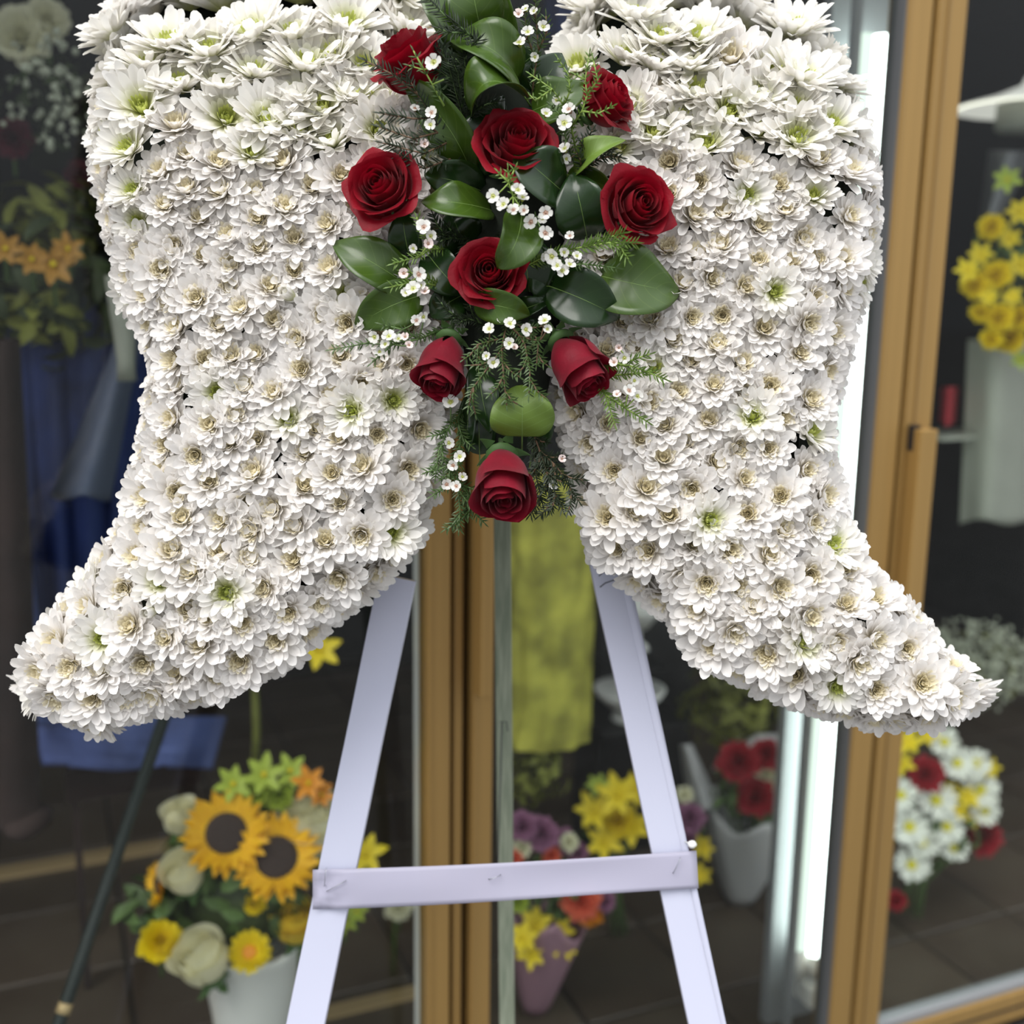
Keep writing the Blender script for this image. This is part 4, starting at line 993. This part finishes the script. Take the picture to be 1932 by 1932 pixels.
leafy_l = leafy(at(290, 1720, NP + .02), .05, 30, .05, 'foliage', seed=6); tag(leafy_l, 'broad green leaves at the left of the sunflower arrangement', 'foliage')
set_flower('sunflower', at(427, 1573, NP - .03), 82 * kk, None, label='sunflower with dark centre, the upper left of the two', cat='sunflower', group='sunflowers', spin=.2)
set_flower('sunflower', at(522, 1618, NP - .06), 84 * kk, None, label='sunflower with dark centre, the lower right of the two', cat='sunflower', group='sunflowers', spin=1.2)
set_flower('yellow_daisy', at(471, 1797, NP - .07), 46 * kk, None, label='yellow daisy low on the white pot rim', cat='daisy')
bg_rose('cream_rose', at(348, 1650, NP - .02), 40 * kk, 'cream rose left of the sunflowers', 'cream roses of the arrangement')
bg_rose('cream_rose', at(383, 1812, NP - .06), 50 * kk, 'cream rose hanging low left of the yellow daisy', 'cream roses of the arrangement')
bg_rose('cream_rose', at(588, 1565, NP - .02), 58 * kk, 'large cream rose right above the sunflowers beside the ribbon leg', 'cream roses of the arrangement')
bg_rose('cream_rose', at(340, 1545, NP + .05), 34 * kk, 'dull cream rose at the upper left of the arrangement', 'cream roses of the arrangement')
bg_rose('yellow_rose', at(556, 1745, NP - .05), 40 * kk, 'yellow rose beside the left ribbon leg')
set_flower('pom_yellow', at(302, 1778, NP - .03), 42 * kk, None, label='yellow carnation at the lower left of the arrangement', cat='carnation', name='yellow_carnation')
set_flower('sunflower', at(300, 1668, NP), 42 * kk, None, ax=Vector((-.7, -.5, .2)), label='small amber sunflower turned away at the left edge of the arrangement', cat='sunflower', name='small_sunflower')
for i, (x_, y_, k_, r_, lb) in enumerate(((440, 1480, 'lily_lime', 38, 'yellow-green blossom at the top left of the arrangement'), (498, 1462, 'lily_lime', 42, 'yellow-green blossom at the top of the arrangement under the tall stem'), (548, 1455, 'lily_lime', 36, 'yellow-green blossom near the ribbon leg at the top'),
                                       (482, 1498, 'pom_lime', 30, 'round lime green blossom above the sunflowers'), (525, 1502, 'pom_lime', 32, 'second round lime blossom right above the sunflowers'))):
    set_flower(k_, at(x_, y_, NP), r_ * kk, None, label=lb, cat='blossom', name='green_blossom')
set_flower('lily_orange', at(582, 1478, NP - .02), 36 * kk, None, label='orange lily at the top right of the arrangement', cat='lily', name='orange_lily')
set_flower('lily_orange', at(606, 1500, NP - .02), 28 * kk, None, label='small orange lily half behind the left ribbon leg', cat='lily', name='orange_lily')
set_flower('lily_yellow', at(690, 1612, NP - .02), 44 * kk, None, label='yellow lily right of the left ribbon leg', cat='lily', name='yellow_lily')
set_flower('pom_yellow', at(480, 1705, NP - .04), 24 * kk, None, label='small yellow blossom below the lower right sunflower', cat='blossom', name='yellow_blossom')
for i, (x_, y_) in enumerate(((650, 1742), (672, 1720))):
    set_flower('lily_lime', at(x_, y_, NP), 26 * kk, None, label=('lime green blossom under the cross ribbon, the lower of two', 'lime green blossom under the cross ribbon, the upper of two')[i], cat='blossom', name='green_blossom')
# tall pale stem with a yellow flower
st = empty('tall_stem', at(483, 1440, .42), 'tall pale green stem rising behind the left wing tail', 'stem')
s_ = MB(); s_.tube([at(478, 1500, .42), at(484, 1380, .42), at(480, 1280, .42), at(500, 1200, .42)], .0065, 10); s_.build('stalk', M['foliage_olive'], st)
pq = at(603, 1225, .40); s_ = MB(); s_.tube([at(490, 1215, .42), at(540, 1200, .42), pq], .004, 8); s_.build('side_stalk', M['foliage_olive'], st)
set_flower('lily_yellow', pq, 46 * mpp(pq), st, name='yellow_lily')
# small white flower at right of arrangement
pq = at(752, 1712, .5); pb2 = set_flower('pom_cream_petal', pq, 30 * mpp(pq), None, label='pale round blossom below the cross ribbon beside the pale aluminium strip', cat='blossom', name='pale_blossom')
s_ = MB(); s_.tube([pq + DN * .02, pq + DN * .04 - UP * (pq.z - .006)], .003, 6); s_.build('long_stalk', M['stem'], pb2)

# --- dark green easel leg of another stand (left)
e2 = empty('green_easel', dp(*cs(at(130, 1880, .10))[:2], 0.0), 'dark green slanting easel leg with a brass band behind the left door', 'easel')
a_, b_ = at(318, 1330, .24), at(122, 1900, .09)
b_ = a_ + (b_ - a_) * ((0.01 - a_.z) / (b_.z - a_.z)) if abs(b_.z - a_.z) > .01 else b_
lgm = MB(); lgm.tube([a_, b_], .0085, 10); lgm.build('leg', M['green_paint'], e2)
bp_ = a_.lerp(b_, .47); bm = MB(); bm.tube([bp_, bp_.lerp(b_, .03)], .0095, 10); bm.build('brass_band', M['brass'], e2)

# --- reflection in the left door glass, built as blue sheets and a brown column
def drape(name, pxs, y0, y1, n, mat, label, cat, seed, amp=.02, parent=None, thick=.004, waves=5, kind_fn=None):
    rn = random.Random(seed); rows = []
    NX, NY = 46, 26; ph = rn.uniform(0, 6)
    for i in range(NY + 1):
        v = i / NY; row = []
        xl = pxs[0][0] + (pxs[1][0] - pxs[0][0]) * v; xr = pxs[0][1] + (pxs[1][1] - pxs[0][1]) * v
        for j in range(NX + 1):
            u = j / NX
            d = amp * (math.sin(u * waves * 6.28 + ph + v * 1.5) + .5 * mnoise.noise(Vector((u * 4, v * 5, seed)))) * (.4 + .6 * v) - .14 * math.sin(math.pi * u) * .5
            row.append(at(xl + (xr - xl) * u, y0 + (y1 - y0) * v + 5 * math.sin(u * 9 + seed) * (v == 1), n + d))
        rows.append(row)
    m = MB(); m.grid(rows); o = m.build(name, mat, parent)
    md = o.modifiers.new('thick', 'SOLIDIFY'); md.thickness = thick
    if label: tag(o, label, cat)
    return o
bl = drape('blue_reflection', ((-10, 330), (75, 300)), 565, 1370, .68, M['blue'], 'large dark blue reflection in the left door glass, built as a sheet behind it', 'cloth', 3, .022)
drape('reflection_lower_band', ((66, 425), (84, 400)), 1352, 1448, .66, M['blue_pale'], None, None, 4, .010, parent=bl, waves=3)['label'] = 'pale blue lower band of the reflection'
drape('reflection_left_edge', ((20, 42), (56, 92)), 950, 1370, .63, M['blue_pale'], None, None, 5, .004, parent=bl, waves=1)['label'] = 'pale blue left edge of the reflection'
pl_ = drape('reflection_streak', ((226, 262), (98, 205)), 640, 940, .52, M['blue_grey'], None, None, 6, .006, parent=bl, waves=1); pl_['label'] = 'grey twisted streak of the reflection'
cl2 = empty('low_stand', dp(*cs(at(250, 1400, .72))[:2], 0.0), 'dark low stand under the lower band of the blue reflection', 'stand')
sbs = cs(at(250, 1400, .72))
b_ = MB(); b_.box(dp(sbs[0] - .12, .70, at(230, 1500, .70).z), DU * .24, DN * .2, UP * .06); b_.build('stand_top', M['brown'], cl2, False)
for ds in (-.11, .10):
    for dn in (.71, .88):
        b_ = MB(); b_.box(dp(sbs[0] + ds, dn, 0.004), DU * .012, DN * .012, UP * at(230, 1500, .70).z); b_.build('leg', M['brown'], cl2, False)
# brown leg and shoe of the glass reflection, modelled as a solid column
tr = empty('brown_reflection', dp(*cs(at(30, 1560, .55))[:2], at(30, 1560, .55).z), 'dark brown reflection in the door glass at the left picture edge, built as a column', 'reflection')
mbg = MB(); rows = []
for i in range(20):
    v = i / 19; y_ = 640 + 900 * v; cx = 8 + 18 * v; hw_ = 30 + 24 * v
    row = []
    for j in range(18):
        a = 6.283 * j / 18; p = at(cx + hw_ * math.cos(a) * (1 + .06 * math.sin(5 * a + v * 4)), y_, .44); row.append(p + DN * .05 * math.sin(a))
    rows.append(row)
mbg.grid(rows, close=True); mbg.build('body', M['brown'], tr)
mbs = MB(); mbs.blob(at(52, 1548, .42), (.035, .05, .022), 3, .1, (12, 8)); mbs.build('rounded_foot', M['brown'], tr)

# --- upper left: foliage, lilies, baby's breath, big pale blooms
NB = .62
fa = leafy(at(70, 520, NB), .16, 190, .055, 'foliage_dark', seed=12, squash=(1, .5, .9)); tag(fa, 'dark foliage behind the amber lilies at the left', 'foliage')
fa2 = leafy(at(90, 410, NB), .10, 70, .05, 'foliage_olive', seed=13, squash=(1, .5, .6)); tag(fa2, 'olive leaves above the amber lilies at the left', 'foliage')
fa3 = leafy(at(60, 595, NB - .03), .07, 40, .05, 'foliage_olive', seed=14, squash=(1.2, .5, .5)); tag(fa3, 'olive leaves above the blue reflection', 'foliage')
for x_, y_, r_, lb in ((100, 500, 48, 'amber lily at the far left beside the left wing'), (60, 490, 36, 'amber lily at the left picture edge'), (128, 470, 34, 'amber lily touching the edge of the left wing'), (10, 470, 36, 'amber lily cut by the left picture edge')):
    p = at(x_, y_, NB - .12); set_flower('lily_dull_orange', p, r_ * mpp(p), None, label=lb, cat='lily', name='amber_lily', group='amber lilies')
bb1 = empty('babys_breath', at(90, 180, NB), 'spray of tiny pale baby\'s breath blossoms in the dark at the upper left', 'flower')
dots(at(95, 180, NB - .08), .085, 90, .0055, 'gyp', bb1, 21, 'blossoms', (1.0, .6, 1.1)); leafy(at(95, 180, NB - .06), .08, 50, .025, 'foliage_dark', bb1, 22)
bs = MB(); 
for k in range(7): bs.tube([at(60 + 12 * k, 320, NB - .04), at(80 + 4 * k, 220, NB - .05), at(40 + 18 * k, 120, NB - .06)], .001, 4)
bs.build('stems', M['foliage_dark'], bb1)
for x_, y_, r_, lb in ((40, 70, 60, 'large dim pale blossom at the top left corner'), (90, 40, 46, 'dim pale blossom beside the one in the top left corner')):
    p = at(x_, y_, NB + .1); set_flower('pom_cream_petal', p, r_ * mpp(p), None, label=lb, cat='blossom', name='pale_blossom')
p = at(25, 262, NB); set_flower('pom_red_dark', p, 42 * mpp(p), None, label='dim maroon blossom at the left picture edge', cat='blossom', name='maroon_blossom')
p = at(150, 330, NB + .05); set_flower('pom_red_dark', p, 30 * mpp(p), None, label='dim maroon blossom behind the edge of the left wing', cat='blossom', name='maroon_blossom')
# grey-green glass vase beside the left wing
vz = at(235, 640, .40); vk = mpp(vz)
lathe_obj('glass_vase', vz - UP * .06, [(.001, 0), (18 * vk, 0), (16 * vk, .03), (22 * vk, .08), (30 * vk, .15), (28 * vk, .15), (18 * vk, .06), (.001, .01)], M['card'])
tag(bpy.data.objects['glass_vase'], 'dim grey-green vase beside the left wing', 'vase')

# --- navy patch between the wings at the top
drape('navy_balloon_cloth', ((1030, 1140), (1030, 1140)), -30, 70, .5, M['blue'], 'small patch of dark blue cloth between the wing tops', 'cloth', 9, .004)['label']

# --- middle pane: chartreuse cloth column
yc = at(1040, 1150, .45); s_c, n_c, _ = cs(yc); wy = 82 * mpp(yc)
rows = []
for i in range(34):
    v = i / 33; z = at(1040, 900, .45).z * (1 - v) + at(1040, 1395, .45).z * v; row = []
    for j in range(40):
        a = 6.283 * j / 40; rr = wy * (1 + .07 * math.sin(a * 9 + v * 6 + math.sin(v * 14)) + .05 * mnoise.noise(Vector((math.cos(a) * 2, math.sin(a) * 2, v * 7))))
        row.append(dp(s_c + rr * math.cos(a), n_c + rr * .7 * math.sin(a), z))
    rows.append(row)
m = MB(); m.grid(rows, close=True)
yb_ = tag(m.build('chartreuse_tulle_column', M['yellow_cloth']), 'yellow-green gathered tulle hanging behind the middle door', 'cloth')
lo = leafy(at(1010, 1450, .45), .075, 110, .03, 'foliage_olive', seed=31, squash=(1, .6, .9)); tag(lo, 'olive foliage below the yellow-green tulle', 'foliage')
bxs = cs(at(1200, 1300, .85))
blk = MB(); blk.box(dp(bxs[0] - .125, .80, 0.004), DU * .25, DN * .12, UP * (at(1200, 1020, .80).z)); tag(blk.build('black_display_panel', M['pedestal_black'], smooth=False), 'black display stand behind the right ribbon leg', 'stand')
def goblet(px, py, rpx, label, hgt):
    p = at(px, py, .66); k = mpp(p); r = rpx * k
    o = lathe_obj('white_goblet', p, [(.001, -hgt), (r * .5, -hgt), (r * .45, -hgt + .008), (r * .16, -hgt * .8), (r * .15, -hgt * .45), (r * .45, -.05), (r * .9, -.015), (r, 0), (r * .94, .002), (r * .6, -.03), (.001, -.045)], M['white_ceramic'])
    tag(o, label, 'vase')
goblet(1205, 1140, 46, 'white flared vase right of the right ribbon leg, the upper of two', .10)
goblet(1188, 1298, 68, 'wide white dish crossing behind the right ribbon leg, the lower of two', .07)
sh = MB(); q = at(1200, 1365, .64); sh.box(q - DU * .10 - DN * .05, DU * .2, DN * .2, UP * .006); tag(sh.build('black_shelf', M['pedestal_black'], smooth=False), 'thin black shelf below the wide white dish', 'shelf')
sh = MB(); q = at(1205, 1262, .64); sh.box(q - DU * .06 - DN * .03, DU * .12, DN * .14, UP * .004)
tag(sh.build('black_shelf', M['pedestal_black'], smooth=False), 'thin black shelf below the flared white vase', 'shelf')
ol = leafy(at(1400, 1330, .60), .15, 240, .04, 'foliage_olive', seed=33, squash=(1, .5, .75)); tag(ol, 'mass of olive foliage below the right wing', 'foliage')

# --- wrapped bouquets standing on the cooler floor
def bouquet(name, px, py_top, base_px, base_py, n, rad_px, wrap, flowers, label, leafmat='foliage', nleaf=60, seed=1, wraph=.6, wrap_rad=1.0):
    c = at(px, py_top, n); k = mpp(c); b = at(base_px, base_py, n); b.z = .006
    root = empty(name, b, label, 'bouquet')
    rn = random.Random(seed)
    ax = (c - b); H_ = ax.length; ax.normalize(); fr_ = frame(ax, 0, up=VX); rr = rad_px * k * wrap_rad
    if wrap:
        rows = []
        for i in range(12):
            v = i / 11; r = (.28 + .72 * v ** .8) * rr; row = []
            for j in range(36):
                a = 6.283 * j / 36; q = r * (1 + .10 * math.sin(a * 6 + v * 2) * v)
                row.append(b + fr_ @ Vector((q * math.cos(a), q * math.sin(a), H_ * wraph * v + (.02 * math.sin(a * 5 + 1) * v))))
            rows.append(row)
        m = MB(); m.grid(rows, close=True); o = m.build('wrapping_paper', M[wrap], root); md = o.modifiers.new('t', 'SOLIDIFY'); md.thickness = .0015
    s = MB()
    for kx in range(9):
        a = kx * .7; s.tube([b + fr_ @ Vector((.25 * rr * math.cos(a), .25 * rr * math.sin(a), .004)), b + fr_ @ Vector((.12 * rr * math.cos(a), .12 * rr * math.sin(a), H_ * .35)), b + fr_ @ Vector((.6 * rr * math.cos(a), .6 * rr * math.sin(a), H_ * .9))], .0022, 5)
    s.build('stems', M['stem'], root)
    if nleaf: leafy(b + ax * H_ * .92, rad_px * k * .95, nleaf, .035, leafmat, root, seed, squash=(1, .8, .8))
    for f in flowers:
        kind, fx, fy, fr = f[:4]; p = at(fx, fy, n - .05 + rn.uniform(-.015, .015))
        set_flower(kind, p, fr * mpp(p), root)
    return root
bouquet('red_bouquet', 1420, 1480, 1395, 1690, .52, 92, 'paper', [('pom_carnation_red', 1392, 1440, 44), ('pom_carnation_red', 1445, 1425, 34), ('pom_carnation_red', 1425, 1505, 42), ('pom_carnation_red', 1482, 1530, 36), ('pom_carnation_red', 1480, 1440, 30), ('pom_cream_petal', 1447, 1462, 16), ('pom_cream_petal', 1466, 1476, 14), ('pom_cream_petal', 1430, 1455, 13), ('pom_cream_petal', 1452, 1484, 13), ('pom_cream_petal', 1500, 1432, 16)],
        'bouquet of red carnations wrapped in white paper behind the middle door', nleaf=130, seed=41, wraph=.78, wrap_rad=.95)
# tall paper corner behind it
pcn = drape('paper_sheet', ((1400, 1500), (1345, 1500)), 1385, 1450, .60, M['paper'], 'pale paper sheet standing behind the red carnations', 'paper', 8, .006)
pcn = drape('paper_sheet', ((1286, 1302), (1302, 1360)), 1405, 1530, .56, M['paper'], 'pale curled paper edge left of the red carnations', 'paper', 18, .004)
bouquet('yellow_bouquet', 1150, 1540, 1170, 1700, .50, 62, None, [('lily_yellow', 1120, 1530, 42), ('lily_yellow', 1165, 1500, 46), ('lily_yellow', 1190, 1560, 44), ('lily_yellow', 1140, 1590, 40), ('lily_yellow', 1195, 1490, 34), ('pom_yellow', 1165, 1550, 36), ('lily_lime', 1128, 1482, 26)],
        'bunch of bright yellow lilies left of the right ribbon leg', nleaf=50, seed=42)
bouquet('mauve_bouquet', 1298, 1550, 1300, 1700, .46, 34, None, [('pom_mauve', 1300, 1545, 34), ('pom_mauve', 1290, 1580, 28), ('lily_yellow', 1325, 1600, 26), ('lily_yellow', 1322, 1650, 24), ('pom_cream_petal', 1292, 1500, 18)],
        'narrow mauve and yellow bouquet right of the right ribbon leg', nleaf=24, seed=43)
bouquet('mixed_bouquet', 1040, 1640, 1010, 1860, .34, 92, 'pink_paper', [('pom_mauve', 1020, 1575, 38), ('pom_mauve', 985, 1560, 32), ('pom_mauve', 1062, 1590, 30), ('pom_mauve', 1090, 1610, 22), ('pom_cream_petal', 985, 1600, 22), ('pom_cream_petal', 1074, 1590, 20), ('pom_coral', 1040, 1615, 20), ('pom_coral', 970, 1620, 20),
        ('pom_coral', 1095, 1700, 42), ('pom_orange', 1112, 1722, 30), ('lily_yellow', 1010, 1745, 40), ('lily_yellow', 1040, 1780, 30), ('lily_yellow', 985, 1770, 34), ('lily_yellow', 1002, 1800, 32), ('lily_yellow', 1060, 1755, 28), ('lily_yellow', 1070, 1790, 22), ('pom_mauve', 1140, 1700, 24), ('pom_lime', 975, 1700, 26)],
        'mixed mauve, coral and yellow bouquet in pink paper behind the cross ribbon', nleaf=120, seed=44, wraph=.7, wrap_rad=.85)
# --- right pane: white daisies and red carnations
bouquet('daisy_bouquet', 1780, 1540, 1710, 1740, .34, 100, None, [('daisy', 1716, 1560, 40), ('daisy', 1720, 1632, 36), ('daisy', 1766, 1510, 40), ('daisy', 1700, 1500, 34), ('daisy', 1786, 1560, 36), ('daisy', 1800, 1600, 30), ('daisy', 1850, 1490, 38), ('daisy', 1806, 1440, 34), ('daisy', 1840, 1440, 32), ('daisy', 1782, 1400, 32), ('daisy', 1858, 1530, 30), ('daisy', 1740, 1590, 34),
        ('pom_carnation_red', 1747, 1462, 38), ('pom_carnation_red', 1853, 1580, 40), ('pom_carnation_red', 1690, 1700, 22), ('lily_yellow', 1712, 1400, 30), ('lily_yellow', 1750, 1385, 26), ('lily_yellow', 1700, 1440, 28), ('lily_yellow', 1826, 1505, 26), ('lily_yellow', 1840, 1540, 26), ('lily_yellow', 1866, 1450, 24), ('lily_yellow', 1793, 1490, 18), ('lily_yellow', 1806, 1530, 20)],
        'bouquet of white daisies with red carnations and yellow blossoms behind the right door', nleaf=110, seed=45)
bg_ = empty('babys_breath', dp(*cs(at(1880, 1400, .55))[:2], at(1880, 1420, .55).z), 'large grey-green cloud of baby\'s breath behind the right wing tail', 'flower')
dots(at(1850, 1250, .55), .165, 520, .0065, 'gyp', bg_, 51, 'blossoms', (1.1, .5, .72)); leafy(at(1850, 1260, .57), .15, 160, .03, 'foliage_olive', bg_, 52, squash=(1.1, .5, .7))
# yellow bouquet top right in grey paper
yb2 = empty('yellow_flower_bunch', at(1900, 700, .40), 'hanging bunch of yellow-green blossoms in grey paper at the right picture edge', 'bouquet')
leafy(at(1905, 510, .40), .115, 260, .035, 'foliage', yb2, 61, squash=(.75, .5, 1.15))
rn = random.Random(5)
for (x_, y_) in ((1900, 340), (1925, 400), (1870, 430), (1905, 450), (1850, 480), (1925, 500), (1880, 520), (1840, 540), (1865, 560), (1910, 560), (1885, 600), (1925, 600), (1850, 590), (1905, 640), (1925, 680), (1870, 640), (1825, 510)):
    p = at(x_, y_, .40 - .06 + rn.uniform(-.02, .02)); set_flower(rn.choice(('lily_yellow', 'pom_yellow', 'lily_lime', 'lily_yellow')), p, rn.uniform(20, 32) * mpp(p), yb2, name='yellow_blossom')
drape('paper_wrap', ((1828, 1960), (1812, 1960)), 640, 985, .46, M['card'], None, None, 15, .006, parent=yb2, waves=2)['label'] = 'sheet of grey-green paper'
drape('red_ribbon', ((1778, 1806), (1774, 1800)), 730, 800, .50, M['carnation_red'], 'small dim red ribbon left of the grey paper', 'ribbon', 16, .003)
shf = MB(); q = at(1775, 832, .42); shf.box(q, DU * .22, DN * .12, UP * .008); tag(shf.build('glass_shelf', M['card'], smooth=False), 'narrow pale shelf edge behind the right door', 'shelf')
# white shades at the top
def shade(px, py, rpx, n, label):
    p = at(px, py, n); k = mpp(p); r = rpx * k
    root = empty('white_lamp_shade', p, label, 'lamp')
    lathe_obj('shade', p, [(r, 0), (r * .98, .004), (r * .5, r * .16), (r * .15, r * .30), (r * .1, r * .42), (r * .08, r * .42), (r * .13, r * .28), (r * .48, r * .13), (r * .95, -.002)], M['shade'], root)
    lathe_obj('diffuser', p, [(.001, -r * .30), (r * .40, -r * .30), (r * .44, -r * .26), (r * .44, r * .06), (.001, r * .08)], M['card'], root)
    cd = MB(); cd.tube([p + UP * r * .4, Vector((p.x, p.y, IN_H))], .003, 6); cd.build('cord', M['gasket'], root)
shade(1945, 205, 138, .55, 'white shallow lamp shade at the upper right picture edge')
shade(1570, 72, 118, .60, 'white shallow lamp shade above the right wing beside the tube lamp')
gp = drape('grey_panel', ((1868, 1950), (1850, 1880)), 285, 420, .62, M['alu_dark'], 'grey panel beneath the upper right lamp shade', 'panel', 19, .003)
